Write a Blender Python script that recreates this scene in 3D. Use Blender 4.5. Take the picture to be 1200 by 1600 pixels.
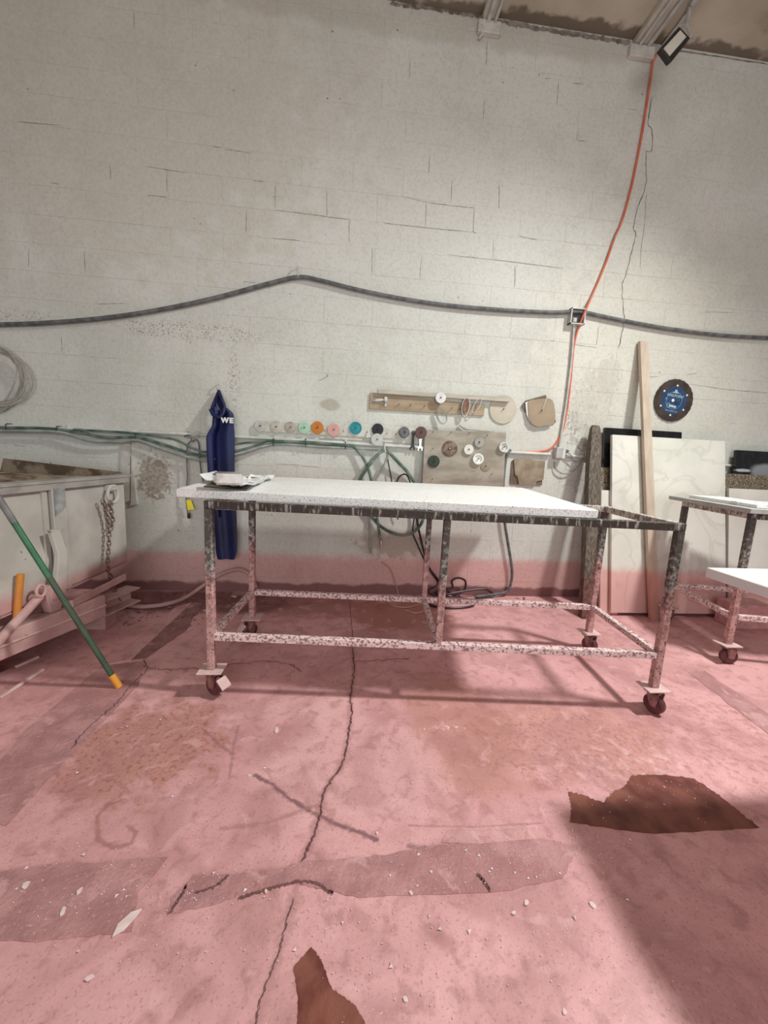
import bpy, bmesh, math, random
import numpy as np
from mathutils import Vector, Matrix
random.seed(7); rng = np.random.default_rng(7)
for o in list(bpy.data.objects): bpy.data.objects.remove(o)
SC = bpy.context.scene; COL = SC.collection
V = lambda *a: np.array(a, float)

# ------------------------------------------------------------------ camera (metres; floor z=0, block wall y=DW)
FPX, YAW, PITCH, ROLL, DW, EYE = 600., .0955, .1486, -.0506, 3.471, 1.308
_fw = V(math.sin(YAW)*math.cos(PITCH), math.cos(YAW)*math.cos(PITCH), -math.sin(PITCH))
_rt = V(math.cos(YAW), -math.sin(YAW), 0.); _dn = np.cross(_fw, _rt)
_c, _s = math.cos(ROLL), math.sin(ROLL)
CR, CD, CF = _c*_rt+_s*_dn, -_s*_rt+_c*_dn, _fw
cam = bpy.data.cameras.new('camera'); camo = bpy.data.objects.new('camera', cam); COL.objects.link(camo)
cam.sensor_fit = 'HORIZONTAL'; cam.sensor_width = 36; cam.lens = FPX/1200*36; cam.clip_start = .02
camo.matrix_world = Matrix(((CR[0], -CD[0], -CF[0], 0), (CR[1], -CD[1], -CF[1], 0), (CR[2], -CD[2], -CF[2], EYE), (0, 0, 0, 1)))
SC.camera = camo
# ------------------------------------------------------------------ world, lights, exposure
wd = bpy.data.worlds.new('hall'); SC.world = wd; wd.use_nodes = True
wd.node_tree.nodes['Background'].inputs[0].default_value = (.94, .97, 1., 1); wd.node_tree.nodes['Background'].inputs[1].default_value = .16
def high_bay(name, loc, power, radius, cone, blend, col=(.98, 1., .955)):
    l = bpy.data.lights.new(name, 'SPOT'); l.energy = power; l.spot_size = math.radians(cone); l.spot_blend = blend; l.shadow_soft_size = radius; l.color = col
    o = bpy.data.objects.new(name, l); COL.objects.link(o); o.location = loc; return o
hb = high_bay('high_bay_light', (3.09, 1.31, 4.5), 860, .17, 140, 1.)
hb.rotation_euler = (Vector((1.0, .80, 0))-hb.location).to_track_quat('-Z', 'Y').to_euler()
dl = bpy.data.lights.new('wall_fill_light', 'AREA'); dl.shape = 'RECTANGLE'; dl.size = 6.; dl.size_y = 3.8; dl.energy = 225; dl.color = (.97, 1., .985)  # unseen area light behind the camera, added to fill the wall
do = bpy.data.objects.new('wall_fill_light', dl); COL.objects.link(do); do.location = (.2, -5.1, 2.3); do.rotation_euler = (math.pi/2, 0, 0)
SC.view_settings.view_transform = 'Standard'; SC.view_settings.look = 'None'
SC.view_settings.exposure = 0.; SC.view_settings.gamma = 1; SC.view_settings.use_curve_mapping = False

# ------------------------------------------------------------------ survey helpers: where a sight line meets a known plane of the room
def ray(u, v): return CR*((u-600)/FPX)+CD*((v-800)/FPX)+CF
def YP(u, v, y):
    d = ray(u, v); return d*(y/d[1])+V(0, 0, EYE)
def W(u, v, off=0.): return YP(u, v, DW-off)
def ZP(u, v, z):
    d = ray(u, v); return d*((z-EYE)/d[2])+V(0, 0, EYE)
def F(u, v, z=0.): return ZP(u, v, z)
def LP(u, v, yb, yt, zb, zt):          # plane leaning from (yb,zb) to (yt,zt)
    k = (yt-yb)/(zt-zb); d = ray(u, v); t = (yb+k*(EYE-zb))/(d[1]-k*d[2]); return d*t+V(0, 0, EYE)

# ------------------------------------------------------------------ materials
def mat(name, c1, c2=None, scale=6., rough=.7, metal=0., bump=0., bscale=60., speck=None, pink=None, stretch=(1, 1, 1), detail=6, lo=.35, hi=.65, alpha=None, spec=.5, trans=0., coat=0., layers=(), rough2=None, world=False, emit=None):
    m = bpy.data.materials.new(name); m.use_nodes = True; N = m.node_tree.nodes; L = m.node_tree.links
    b = N['Principled BSDF']; b.inputs['Roughness'].default_value = rough; b.inputs['Metallic'].default_value = metal
    b.inputs['Specular IOR Level'].default_value = spec; b.inputs['Coat Weight'].default_value = coat
    if trans: b.inputs['Transmission Weight'].default_value = trans
    geo = N.new('ShaderNodeNewGeometry'); tc = N.new('ShaderNodeTexCoord'); mp = N.new('ShaderNodeMapping')
    L.new(geo.outputs['Position'] if world else tc.outputs['Object'], mp.inputs[0]); mp.inputs['Scale'].default_value = stretch
    def noise(s, d=6, dist=0., src=mp.outputs[0]):
        n = N.new('ShaderNodeTexNoise'); n.inputs['Scale'].default_value = s; n.inputs['Detail'].default_value = d; n.inputs['Distortion'].default_value = dist
        L.new(src, n.inputs['Vector']); return n.outputs['Fac']
    def rng_(src, a, b_, c=0., d=1., smooth=True):
        r = N.new('ShaderNodeMapRange'); r.interpolation_type = 'SMOOTHSTEP' if smooth else 'LINEAR'
        for i, x in enumerate((a, b_, c, d)): r.inputs[i+1].default_value = x
        L.new(src, r.inputs[0]); return r.outputs[0]
    def mth(op, a, b_=0., c=None):
        r = N.new('ShaderNodeMath'); r.operation = op
        for i, x in enumerate((a, b_, c)):
            if x is None: continue
            if isinstance(x, (int, float)): r.inputs[i].default_value = x
            else: L.new(x, r.inputs[i])
        return r.outputs[0]
    def mix(fac, a, b_, mode='MIX'):
        r = N.new('ShaderNodeMix'); r.data_type = 'RGBA'; r.blend_type = mode
        if isinstance(fac, (int, float)): r.inputs[0].default_value = fac
        else: L.new(fac, r.inputs[0])
        for i, x in ((6, a), (7, b_)):
            if isinstance(x, tuple): r.inputs[i].default_value = (*x, 1)
            else: L.new(x, r.inputs[i])
        return r.outputs[2]
    col = c1
    if c2: col = mix(rng_(noise(scale, detail), lo, hi), c1, c2)
    if speck:
        for sc, ss, a, z in speck: col = mix(rng_(noise(ss, 3), a, a+.06), col, sc)
    for ly in layers: col = ly(N, L, geo, noise, rng_, mth, mix, col)
    if pink is not None:                  # rose tint multiplied into the colour of the lower parts
        sp = N.new('ShaderNodeSeparateXYZ'); L.new(geo.outputs['Position'], sp.inputs[0])
        z = mth('ADD', sp.outputs[2], mth('MULTIPLY', noise(9, 4, 0., geo.outputs['Position']), .10))
        col = mix(rng_(z, pink+.0, pink+.10, 1., 0.), col, (1., .60, .62), 'MULTIPLY')
    if isinstance(col, tuple): b.inputs['Base Color'].default_value = (*col, 1)
    else: L.new(col, b.inputs['Base Color'])
    if bump:
        bp = N.new('ShaderNodeBump'); bp.inputs['Strength'].default_value = bump; bp.inputs['Distance'].default_value = .004
        L.new(noise(bscale, 6), bp.inputs['Height']); L.new(bp.outputs[0], b.inputs['Normal'])
    if rough2 is not None: L.new(rng_(noise(scale*1.7, 5), .35, .65, rough, rough2), b.inputs['Roughness'])
    if emit: b.inputs['Emission Color'].default_value = (*emit[0], 1); b.inputs['Emission Strength'].default_value = emit[1]
    return m
def blob(c, r, color, amount=1., nscale=6., namp=.6, edge=.35, speckle=None, mode='MIX'):
    def ly(N, L, geo, noise, rng_, mth, mix, col):
        a = N.new('ShaderNodeVectorMath'); a.operation = 'SUBTRACT'; L.new(geo.outputs['Position'], a.inputs[0]); a.inputs[1].default_value = c
        d = N.new('ShaderNodeVectorMath'); d.operation = 'DIVIDE'; L.new(a.outputs[0], d.inputs[0]); d.inputs[1].default_value = r
        l = N.new('ShaderNodeVectorMath'); l.operation = 'LENGTH'; L.new(d.outputs[0], l.inputs[0])
        v = mth('ADD', l.outputs['Value'], mth('MULTIPLY', mth('SUBTRACT', noise(nscale, 6, 0., geo.outputs['Position']), .5), namp*2))
        k = rng_(v, 1.-edge, 1.+edge*.3, amount, 0.)
        if speckle: k = mth('MULTIPLY', k, rng_(noise(speckle*1.6, 8, .3, geo.outputs['Position']), .50, .66))
        return mix(k, col, color, mode)
    return ly

# ------------------------------------------------------------------ mesh helpers
def cr(pts, n=8, closed=False):
    P = [np.array(p, float) for p in pts]; out = []; m = len(P)
    segs = m if closed else m-1
    for i in range(segs):
        p0, p1, p2, p3 = (P[(i-1) % m] if closed or i > 0 else 2*P[0]-P[1]), P[i], P[(i+1) % m], (P[(i+2) % m] if closed or i+2 < m else 2*P[-1]-P[-2])
        for k in range(n):
            t = k/n; out.append(.5*((2*p1)+(-p0+p2)*t+(2*p0-5*p1+4*p2-p3)*t*t+(-p0+3*p1-3*p2+p3)*t**3))
    if not closed: out.append(P[-1])
    return out
class MB:
    def __init__(s): s.v = []; s.f = []
    def add(s, vs, fs):
        o = len(s.v); s.v += [tuple(map(float, p)) for p in vs]; s.f += [tuple(i+o for i in f) for f in fs]; return s
    def hexa(s, p): return s.add(p, [(0, 3, 2, 1), (4, 5, 6, 7), (0, 1, 5, 4), (1, 2, 6, 5), (2, 3, 7, 6), (3, 0, 4, 7)])
    def box(s, c, d, ax=None):
        c = np.array(c, float); X, Y, Z = ax if ax is not None else (V(1, 0, 0), V(0, 1, 0), V(0, 0, 1))
        X, Y, Z = X*d[0]/2, Y*d[1]/2, Z*d[2]/2
        return s.hexa([c-X-Y-Z, c+X-Y-Z, c+X+Y-Z, c-X+Y-Z, c-X-Y+Z, c+X-Y+Z, c+X+Y+Z, c-X+Y+Z])
    def beam(s, a, b, w, h, up=V(0, 0, 1)):      # bar of section w x h from a to b
        a, b = np.array(a, float), np.array(b, float); d = b-a; l = np.linalg.norm(d); d = d/l
        x = np.cross(d, up); x /= np.linalg.norm(x); u = np.cross(x, d)
        return s.box((a+b)/2, (w, l, h), (x, d, u))
    def prism(s, pts, ext):
        n = len(pts); P = [np.array(p, float) for p in pts]; e = np.array(ext, float)
        return s.add(P+[p+e for p in P], [tuple(range(n)), tuple(range(2*n-1, n-1, -1))]+[(i, i+n, (i+1) % n+n, (i+1) % n) for i in range(n)])
    def tube(s, path, r, n=8, closed=False, caps=True):
        P = [np.array(p, float) for p in path]; m = len(P); vs = []; fs = []
        up = None
        for i in range(m):
            a, b = P[(i-1) % m] if closed or i else P[0], P[(i+1) % m] if closed or i < m-1 else P[-1]
            d = b-a; d = d/(np.linalg.norm(d)+1e-12)
            if up is None: up = np.cross(d, V(0, .3, 1) if abs(d[2]) < .9 else V(1, 0, 0))
            up = up-d*(up@d); up /= np.linalg.norm(up)+1e-12; q = np.cross(d, up)
            rr = r[i] if hasattr(r, '__len__') else r
            vs += [P[i]+rr*(math.cos(2*math.pi*k/n)*up+math.sin(2*math.pi*k/n)*q) for k in range(n)]
        for i in range(m if closed else m-1):
            j = (i+1) % m; fs += [(i*n+k, i*n+(k+1) % n, j*n+(k+1) % n, j*n+k) for k in range(n)]
        if caps and not closed: fs += [tuple(range(n-1, -1, -1)), tuple(range((m-1)*n, m*n))]
        return s.add(vs, fs)
    def lathe(s, c, axis, prof, n=28):
        c = np.array(c, float); a = np.array(axis, float); a /= np.linalg.norm(a)
        x = np.cross(a, V(0, 0, 1) if abs(a[2]) < .9 else V(1, 0, 0)); x /= np.linalg.norm(x); y = np.cross(a, x)
        vs = []; fs = []; m = len(prof)
        for r, h in prof: vs += [c+a*h+r*(math.cos(2*math.pi*k/n)*x+math.sin(2*math.pi*k/n)*y) for k in range(n)]
        for i in range(m-1): fs += [(i*n+k, i*n+(k+1) % n, (i+1)*n+(k+1) % n, (i+1)*n+k) for k in range(n)]
        ring = tuple(prof[0]) == tuple(prof[-1])
        if prof[0][0] > 1e-6 and not ring: fs.append(tuple(range(n-1, -1, -1)))
        if prof[-1][0] > 1e-6 and not ring: fs.append(tuple(range((m-1)*n, m*n)))
        return s.add(vs, fs)
    def sheet(s, fn, nu, nv, thick=None):
        vs = [np.array(fn(i/nu, j/nv), float) for j in range(nv+1) for i in range(nu+1)]
        fs = [(j*(nu+1)+i, j*(nu+1)+i+1, (j+1)*(nu+1)+i+1, (j+1)*(nu+1)+i) for j in range(nv) for i in range(nu)]
        if thick is None: return s.add(vs, fs)
        n = len(vs); t = np.array(thick, float)
        edge = [j for j in range(nu+1)]+[(j+1)*(nu+1)-1 for j in range(1, nv+1)]+[nv*(nu+1)+i for i in range(nu-1, -1, -1)]+[j*(nu+1) for j in range(nv-1, 0, -1)]
        s.add(vs+[p+t for p in vs], fs+[tuple(i+n for i in f[::-1]) for f in fs]+[(edge[k], edge[(k+1) % len(edge)], edge[(k+1) % len(edge)]+n, edge[k]+n) for k in range(len(edge))])
        return s
    def build(s, name, m, parent=None, bevel=0., seg=1, smooth=35, origin=None):
        vs = np.array(s.v)
        if parent is not None: off = ORG[parent.name]
        elif origin is not None: off = np.array(origin, float)
        else: off = V((vs[:, 0].min()+vs[:, 0].max())/2, (vs[:, 1].min()+vs[:, 1].max())/2, vs[:, 2].min())
        me = bpy.data.meshes.new(name); me.from_pydata([tuple(p-off) for p in vs], [], s.f); me.update()
        bm = bmesh.new(); bm.from_mesh(me); bmesh.ops.remove_doubles(bm, verts=bm.verts, dist=1e-6); bmesh.ops.recalc_face_normals(bm, faces=bm.faces)
        if bevel: bmesh.ops.bevel(bm, geom=[e for e in bm.edges if e.calc_face_angle(0) > .5], offset=bevel, segments=seg, affect='EDGES', clamp_overlap=True)
        bm.to_mesh(me); bm.free()
        if smooth:
            me.shade_smooth(); me.set_sharp_from_angle(angle=math.radians(smooth))
        me.materials.append(m); o = bpy.data.objects.new(name, me); COL.objects.link(o)
        if parent is not None: o.parent = parent
        else: o.location = off
        ORG[o.name] = off
        return o
ORG = {}
def tag(o, label=None, cat=None, group=None, kind=None):
    for k, x in (('label', label), ('category', cat), ('group', group), ('kind', kind)):
        if x: o[k] = x
    return o
def thing(name, label, cat, loc, group=None):
    o = bpy.data.objects.new(name, None); COL.objects.link(o); o.location = tuple(map(float, loc)); o.empty_display_size = .05
    ORG[o.name] = np.array(loc, float); return tag(o, label, cat, group)
def text(body, c, right, up, size, m, parent, name='lettering', bold=.0, ext=.0006):
    cu = bpy.data.curves.new('t', 'FONT'); cu.body = body; cu.size = size; cu.align_x = 'CENTER'; cu.align_y = 'CENTER'; cu.extrude = ext; cu.offset = bold
    t = bpy.data.objects.new('t', cu); COL.objects.link(t); dg = bpy.context.evaluated_depsgraph_get()
    me = bpy.data.meshes.new_from_object(t.evaluated_get(dg)); bpy.data.objects.remove(t)
    right = np.array(right, float); right /= np.linalg.norm(right); up = np.array(up, float); up = up-right*(up@right); up /= np.linalg.norm(up); nn = np.cross(right, up)
    off = ORG[parent.name]
    for v in me.vertices:
        p = np.array(c)+right*v.co.x+up*v.co.y+nn*v.co.z-off; v.co = tuple(p)
    me.materials.clear(); me.materials.append(m); o = bpy.data.objects.new(name, me); COL.objects.link(o); o.parent = parent; ORG[o.name] = off
    if len(body) > 1: o['kind'] = 'stuff'
    return o
def lo(*pts):                    # read from the lower half of the photograph, whose rows sit 16 px too far right
    return [(u-16, v) for u, v in pts]

# ================================================================== palette
PK = .40
wall_layers = []
def wb(u, v, ru, rv, color, amount, **k):
    p = W(u, v); s = p[1]*1.03/FPX; wall_layers.append(blob(tuple(p), (ru*s, .5, rv*s), color, amount, **k))
wb(300, 517, 110, 14, (.20, .13, .12), .75, speckle=42, namp=.3)
wb(20, 492, 60, 10, (.25, .19, .17), .5, speckle=42, namp=.3)
wb(366, 590, 9, 50, (.24, .12, .12), .7, speckle=38, namp=.3)
wb(915, 645, 42, 75, (.27, .24, .22), .9, speckle=26, namp=.4)
wb(955, 600, 22, 40, (.27, .24, .22), .8, speckle=26, namp=.4)
wb(905, 745, 40, 32, (.3, .28, .26), .7, speckle=34, namp=.4)
wb(242, 745, 30, 42, (.16, .10, .065), .8, speckle=30, namp=.4)
wb(925, 640, 38, 62, (.36, .33, .30), .55, nscale=24, namp=1.1, edge=.15)
wb(950, 590, 18, 32, (.34, .31, .29), .55, nscale=30, namp=1.1, edge=.15)
wb(242, 748, 22, 30, (.24, .165, .11), .6, nscale=26, namp=1.1, edge=.15)
wb(905, 745, 26, 22, (.40, .38, .35), .5, nscale=26, namp=1.1, edge=.15)
wb(1010, 590, 14, 10, (.2, .13, .10), .7, speckle=50, namp=.3)
wb(515, 632, 17, 9, (.36, .33, .25), .7, namp=.5)
wb(615, 850, 60, 24, (.28, .17, .10), .55, namp=.7, nscale=14)
wb(540, 330, 420, 190, (.67, .675, .64), .5, namp=.9)
wb(1020, 560, 200, 170, (.69, .67, .58), .55, namp=.8)
wb(150, 150, 330, 230, (.55, .50, .41), .45, namp=.8)
wb(620, 20, 420, 28, (.36, .31, .24), .35, namp=.5)
def floor_line(N, L, geo, noise, rng_, mth, mix, col):   # dark band along the foot of the wall
    sp = N.new('ShaderNodeSeparateXYZ'); L.new(geo.outputs['Position'], sp.inputs[0])
    z = mth('ADD', sp.outputs[2], mth('MULTIPLY', mth('SUBTRACT', noise(5, 6, 0., geo.outputs['Position']), .5), .12))
    col = mix(rng_(z, .075, .105, .85, 0.), col, (.17, .10, .10))
    return col
def pits(N, L, geo, noise, rng_, mth, mix, col):
    v = N.new('ShaderNodeTexVoronoi'); v.inputs['Scale'].default_value = 5.5; L.new(geo.outputs['Position'], v.inputs['Vector'])
    k = rng_(v.outputs['Distance'], .018, .05, 1., 0.); k = mth('MULTIPLY', k, rng_(noise(1.3, 3, 0., geo.outputs['Position']), .40, .50))
    col = mix(k, col, (.16, .14, .12))
    k3 = noise(48, 12, .2, geo.outputs['Position'])
    col = mix(rng_(k3, .45, .75, 0., .30), col, (.40, .385, .345)); col = mix(rng_(k3, .25, .5, .16, 0.), col, (.76, .76, .72))
    k2 = rng_(noise(70, 4, 0., geo.outputs['Position']), .64, .70)
    return mix(mth('MULTIPLY', k2, rng_(noise(2.2, 4, 0., geo.outputs['Position']), .45, .62, 0., .5)), col, (.34, .32, .29))
M_wall = mat('painted_block', (.585, .59, .535), (.665, .67, .62), scale=1.6, rough=.75, bump=.55, bscale=55, layers=wall_layers+[pits, floor_line], pink=.36, world=True)
M_mortar = mat('painted_mortar', (.53, .53, .475), (.61, .61, .56), scale=3, rough=.85, layers=wall_layers+[floor_line], pink=.36, world=True)
M_crackdark = mat('open_joint', (.13, .11, .09), (.30, .27, .23), scale=20, rough=.9)
M_ceil = mat('ceiling_concrete', (.42, .38, .30), (.54, .49, .40), scale=2.5, rough=.9, bump=.3, layers=[blob((1.9, 3.47, 4.73), (2.4, .10, .3), (.10, .07, .045), .8, namp=.9, nscale=8), blob((3.9, 3.0, 4.73), (.9, .5, .3), (.22, .17, .12), .7)], world=True)
M_rib = mat('rib_concrete', (.44, .40, .33), (.56, .52, .44), scale=5, rough=.9, bump=.3)
def fb(u, v, rx, ry, color, amount, **k):
    p = F(u, v); return blob((p[0], p[1], 0), (rx, ry, .5), color, amount, **k)
def floor_grain(N, L, geo, noise, rng_, mth, mix, col):
    P = geo.outputs['Position']
    k = rng_(noise(3.2, 10, 1.2, P), .40, .66); col = mix(mth('MULTIPLY', k, .50), col, (.42, .235, .23))
    k = rng_(noise(17, 8, .6, P), .50, .70); col = mix(mth('MULTIPLY', k, .50), col, (.38, .21, .205))
    k = rng_(noise(11, 9, .8, P), .56, .70); col = mix(mth('MULTIPLY', k, .45), col, (.80, .57, .575))
    k = rng_(noise(120, 9, .3, P), .55, .70); col = mix(mth('MULTIPLY', k, .5), col, (.32, .165, .165))
    k = rng_(noise(150, 6, 0., P), .64, .72); return mix(mth('MULTIPLY', k, .65), col, (.88, .70, .69))
FL_layers = [
    fb(225, 1165, .36, .32, (.47, .255, .20), .75, nscale=9, namp=.8), fb(225, 1165, .36, .32, (.34, .15, .10), .8, nscale=9, namp=.8, speckle=30), fb(715, 1130, .30, .50, (.54, .315, .265), .8, nscale=5, namp=.5),
    fb(880, 1150, .55, .3, (.52, .30, .245), .6, nscale=9, namp=.9), fb(880, 1160, .5, .25, (.40, .2, .15), .7, nscale=8, namp=.9, speckle=30), fb(1130, 1150, .5, .4, (.48, .27, .22), .7, nscale=7, namp=.9, speckle=18),
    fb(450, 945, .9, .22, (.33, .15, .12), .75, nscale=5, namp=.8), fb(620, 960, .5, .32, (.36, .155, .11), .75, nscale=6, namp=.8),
    fb(300, 940, 1.0, .28, (.11, .05, .052), .85, nscale=4, namp=.6), fb(600, 1480, .5, .18, (.46, .26, .23), .6, nscale=8, namp=.9, speckle=8),  # first blob paints the hopper's shade into the floor colour
    fb(560, 1190, .42, .30, (.78, .54, .55), .7, nscale=5, namp=.7), fb(693, 1138, .13, .022, (.92, .80, .78), .9, nscale=30, namp=.9, speckle=30), fb(480, 1100, .3, .15, (.80, .56, .56), .7, nscale=6, namp=.8),
    fb(300, 1500, .5, .25, (.70, .45, .46), .5, nscale=5, namp=.8), fb(980, 1190, .5, .1, (.86, .66, .64), .7, nscale=9, namp=.9, speckle=10), floor_grain]
def rose(N, L, geo, noise, rng_, mth, mix, col): return mix(1., col, (1., .83, .83), 'MULTIPLY')
def scuff(pts, w, color, amount, nscale=40):
    P2 = [F(u, v) for u, v in pts]
    def ly(N, L, geo, noise, rng_, mth, mix, col):
        def vm(op, a, b=None, out=0):
            n = N.new('ShaderNodeVectorMath'); n.operation = op
            for i, x in enumerate((a, b)):
                if x is None: continue
                if isinstance(x, tuple): n.inputs[i].default_value = x
                else: L.new(x, n.inputs[i])
            return n.outputs[out]
        best = None
        for a, b in zip(P2[:-1], P2[1:]):
            ba = b-a; pa = vm('SUBTRACT', geo.outputs['Position'], tuple(a))
            t = mth('MULTIPLY', vm('DOT_PRODUCT', pa, tuple(ba), 1), 1/float(ba@ba)); t = mth('MINIMUM', mth('MAXIMUM', t, 0.), 1.)
            sc = N.new('ShaderNodeVectorMath'); sc.operation = 'SCALE'; sc.inputs[0].default_value = tuple(ba); L.new(t, sc.inputs['Scale'])
            d = vm('LENGTH', vm('SUBTRACT', pa, sc.outputs[0]), None, 1)
            best = d if best is None else mth('MINIMUM', best, d)
        k = mth('ADD', best, mth('MULTIPLY', mth('SUBTRACT', noise(nscale, 8, .5, geo.outputs['Position']), .5), w*2.2))
        return mix(rng_(k, w*.1, w*1.1, amount, 0.), col, color)
    return ly
FL_layers += [scuff([(320, 1142), (345, 1165), (362, 1178)], .012, (.30, .17, .18), .7), scuff([(372, 1135), (365, 1165), (359, 1215)], .010, (.34, .2, .21), .6),
    scuff([(398, 1212), (425, 1225), (450, 1247), (480, 1265), (520, 1285), (560, 1300), (588, 1312)], .013, (.20, .11, .13), .85), scuff([(345, 1295), (420, 1285), (495, 1258)], .012, (.38, .22, .22), .6),
    scuff([(188, 1252), (170, 1256), (152, 1275), (153, 1310), (175, 1325), (205, 1318), (212, 1300), (200, 1290)], .011, (.36, .19, .17), .7),
    scuff([(550, 1010), (553, 1050), (548, 1085), (545, 1145), (536, 1190), (505, 1242), (490, 1310), (472, 1345), (459, 1402), (435, 1490), (398, 1605)], .022, (.42, .25, .25), .6),
    scuff([(640, 1323), (690, 1330), (722, 1344)], .014, (.22, .12, .13), .7), scuff([(640, 1290), (740, 1292), (850, 1286)], .006, (.42, .25, .25), .7), rose]
M_floor = mat('rose_concrete', (.66, .41, .42), (.78, .51, .52), scale=1.4, rough=.62, rough2=.5, bump=.35, bscale=45, layers=FL_layers, world=True)
M_trench = mat('trench_fill', (.24, .135, .135), (.36, .21, .21), scale=9, rough=.9, bump=.8, layers=[floor_grain, rose], world=True)
M_patch = mat('rough_patch', (.38, .225, .23), (.53, .335, .34), scale=9, rough=.85, bump=.9, bscale=70, layers=[floor_grain, rose], world=True)
M_curb = mat('smooth_patch', (.62, .40, .40), (.70, .47, .47), scale=5, rough=.8, bump=.5, layers=[floor_grain, rose], world=True)
M_crack = mat('floor_crack', (.12, .055, .055), (.2, .09, .09), scale=30, rough=.95)
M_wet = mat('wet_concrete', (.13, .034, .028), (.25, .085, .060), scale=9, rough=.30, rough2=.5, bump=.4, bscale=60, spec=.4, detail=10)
M_mark = mat('rubber_mark', (.20, .10, .11), (.36, .19, .19), scale=25, rough=.85)
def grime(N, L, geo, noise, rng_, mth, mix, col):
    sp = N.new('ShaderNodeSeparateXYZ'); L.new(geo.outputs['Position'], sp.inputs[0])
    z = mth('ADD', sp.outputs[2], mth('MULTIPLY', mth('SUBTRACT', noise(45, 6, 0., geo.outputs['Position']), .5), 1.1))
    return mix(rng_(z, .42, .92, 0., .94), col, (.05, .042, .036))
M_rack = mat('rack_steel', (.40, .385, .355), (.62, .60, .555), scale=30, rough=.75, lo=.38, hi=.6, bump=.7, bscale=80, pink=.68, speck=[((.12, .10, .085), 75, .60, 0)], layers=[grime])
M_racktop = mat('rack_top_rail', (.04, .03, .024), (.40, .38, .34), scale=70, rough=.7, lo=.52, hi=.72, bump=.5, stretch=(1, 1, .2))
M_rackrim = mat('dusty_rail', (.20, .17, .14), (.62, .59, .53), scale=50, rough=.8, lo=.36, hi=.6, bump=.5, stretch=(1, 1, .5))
M_crust = mat('crusted_rail', (.30, .18, .18), (.80, .62, .61), scale=75, rough=.85, lo=.40, hi=.52, bump=1., bscale=70)
M_plate = mat('caster_plate', (.62, .42, .41), (.75, .55, .53), scale=12, rough=.6, bump=.3)
M_fork = mat('caster_fork', (.14, .065, .06), (.36, .19, .18), scale=30, rough=.55, metal=.3)
M_tyre = mat('caster_tyre', (.085, .022, .026), (.15, .045, .05), scale=20, rough=.5)
M_slab = mat('speckled_quartz', (.86, .86, .845), (.90, .90, .89), scale=5, rough=.55, spec=.2, speck=[((.16, .15, .14), 170, .60, 0), ((.50, .49, .48), 110, .62, 0)])
M_slab_pk = mat('near_quartz', (.84, .80, .79), (.88, .85, .84), scale=5, rough=.3, speck=[((.30, .2, .2), 120, .68, 0)])
M_paper = mat('paper', (.86, .86, .87), (.80, .80, .82), scale=5, rough=.8)
M_clip = mat('hardboard', (.10, .075, .055), (.17, .13, .10), scale=12, rough=.6)
M_film = mat('film_wrapped_block', (.40, .37, .335), (.62, .60, .57), scale=16, rough=.25, bump=.8, bscale=30, coat=.4)
M_brown = mat('brown_tool', (.12, .09, .06), (.2, .155, .11), scale=20, rough=.6)
M_ink = mat('ink', (.13, .13, .15))
M_apron = mat('blue_apron', (.004, .008, .055), (.007, .013, .085), scale=5, rough=.55, bump=.3, bscale=25)
M_white = mat('white_print', (.80, .80, .78))
M_whitebd = mat('white_board', (.50, .48, .43), (.62, .60, .55), scale=10, rough=.75, bump=.3, speck=[((.3, .26, .22), 35, .66, 0)])
M_tanbd = mat('tan_board', (.31, .235, .155), (.40, .31, .215), scale=4, rough=.7, bump=.2, stretch=(1, 1, 5), speck=[((.2, .13, .07), 22, .70, 0)])
M_greywood = mat('grey_wood', (.42, .38, .32), (.52, .48, .41), scale=6, rough=.8, stretch=(1, 1, 6))
M_ply = mat('old_plywood', (.27, .235, .19), (.40, .355, .295), scale=3.2, rough=.75, bump=.35, stretch=(1, 1, 3.5), speck=[((.15, .10, .07), 16, .69, 0)])
M_card = mat('brown_card', (.33, .255, .175), (.385, .305, .21), scale=6, rough=.8, bump=.15)
M_card2 = mat('torn_card', (.24, .185, .125), (.36, .295, .22), scale=9, rough=.85, bump=.4)
M_carddk = mat('dark_card', (.13, .095, .065), (.2, .15, .11), scale=9, rough=.85)
M_galv = mat('galvanised', (.46, .46, .45), (.60, .60, .58), scale=14, rough=.5, metal=.25)
M_conduit = mat('painted_conduit', (.55, .55, .52), (.68, .68, .64), scale=12, rough=.55)
M_steel = mat('steel', (.5, .5, .5), (.68, .68, .68), scale=25, rough=.28, metal=.9)
M_dark = mat('dark_iron', (.02, .018, .016), (.05, .045, .04), scale=20, rough=.5)
M_hose = mat('grey_hose', (.085, .09, .095), (.17, .17, .17), scale=18, rough=.6)
M_green = mat('green_hose', (.055, .115, .085), (.20, .245, .21), scale=10, rough=.5, lo=.4, hi=.66)
M_grngrey = mat('dusty_hose', (.26, .29, .26), (.40, .41, .38), scale=10, rough=.6)
M_blackc = mat('black_cable', (.010, .010, .011), rough=.45)
M_blackfl = mat('black_floor_hose', (.030, .008, .012), (.06, .02, .024), scale=12, rough=.4)
M_greycord = mat('grey_cord', (.28, .27, .25), (.36, .35, .33), scale=12, rough=.6)
M_beige = mat('beige_cord', (.52, .32, .22), rough=.6)
M_orange = mat('orange_cable', (.62, .12, .055), (.68, .19, .11), scale=9, rough=.5)
M_coil = mat('dusty_coil', (.34, .32, .28), (.46, .44, .39), scale=9, rough=.7)
M_yellow = mat('yellow_tag', (.85, .72, .02), (.9, .8, .05), scale=20, rough=.5)
M_hop = mat('hopper_steel', (.43, .415, .375), (.55, .535, .49), scale=4, rough=.7, bump=.35, pink=.46, speck=[((.2, .17, .14), 11, .70, 0), ((.12, .10, .08), 40, .72, 0)])
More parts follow.
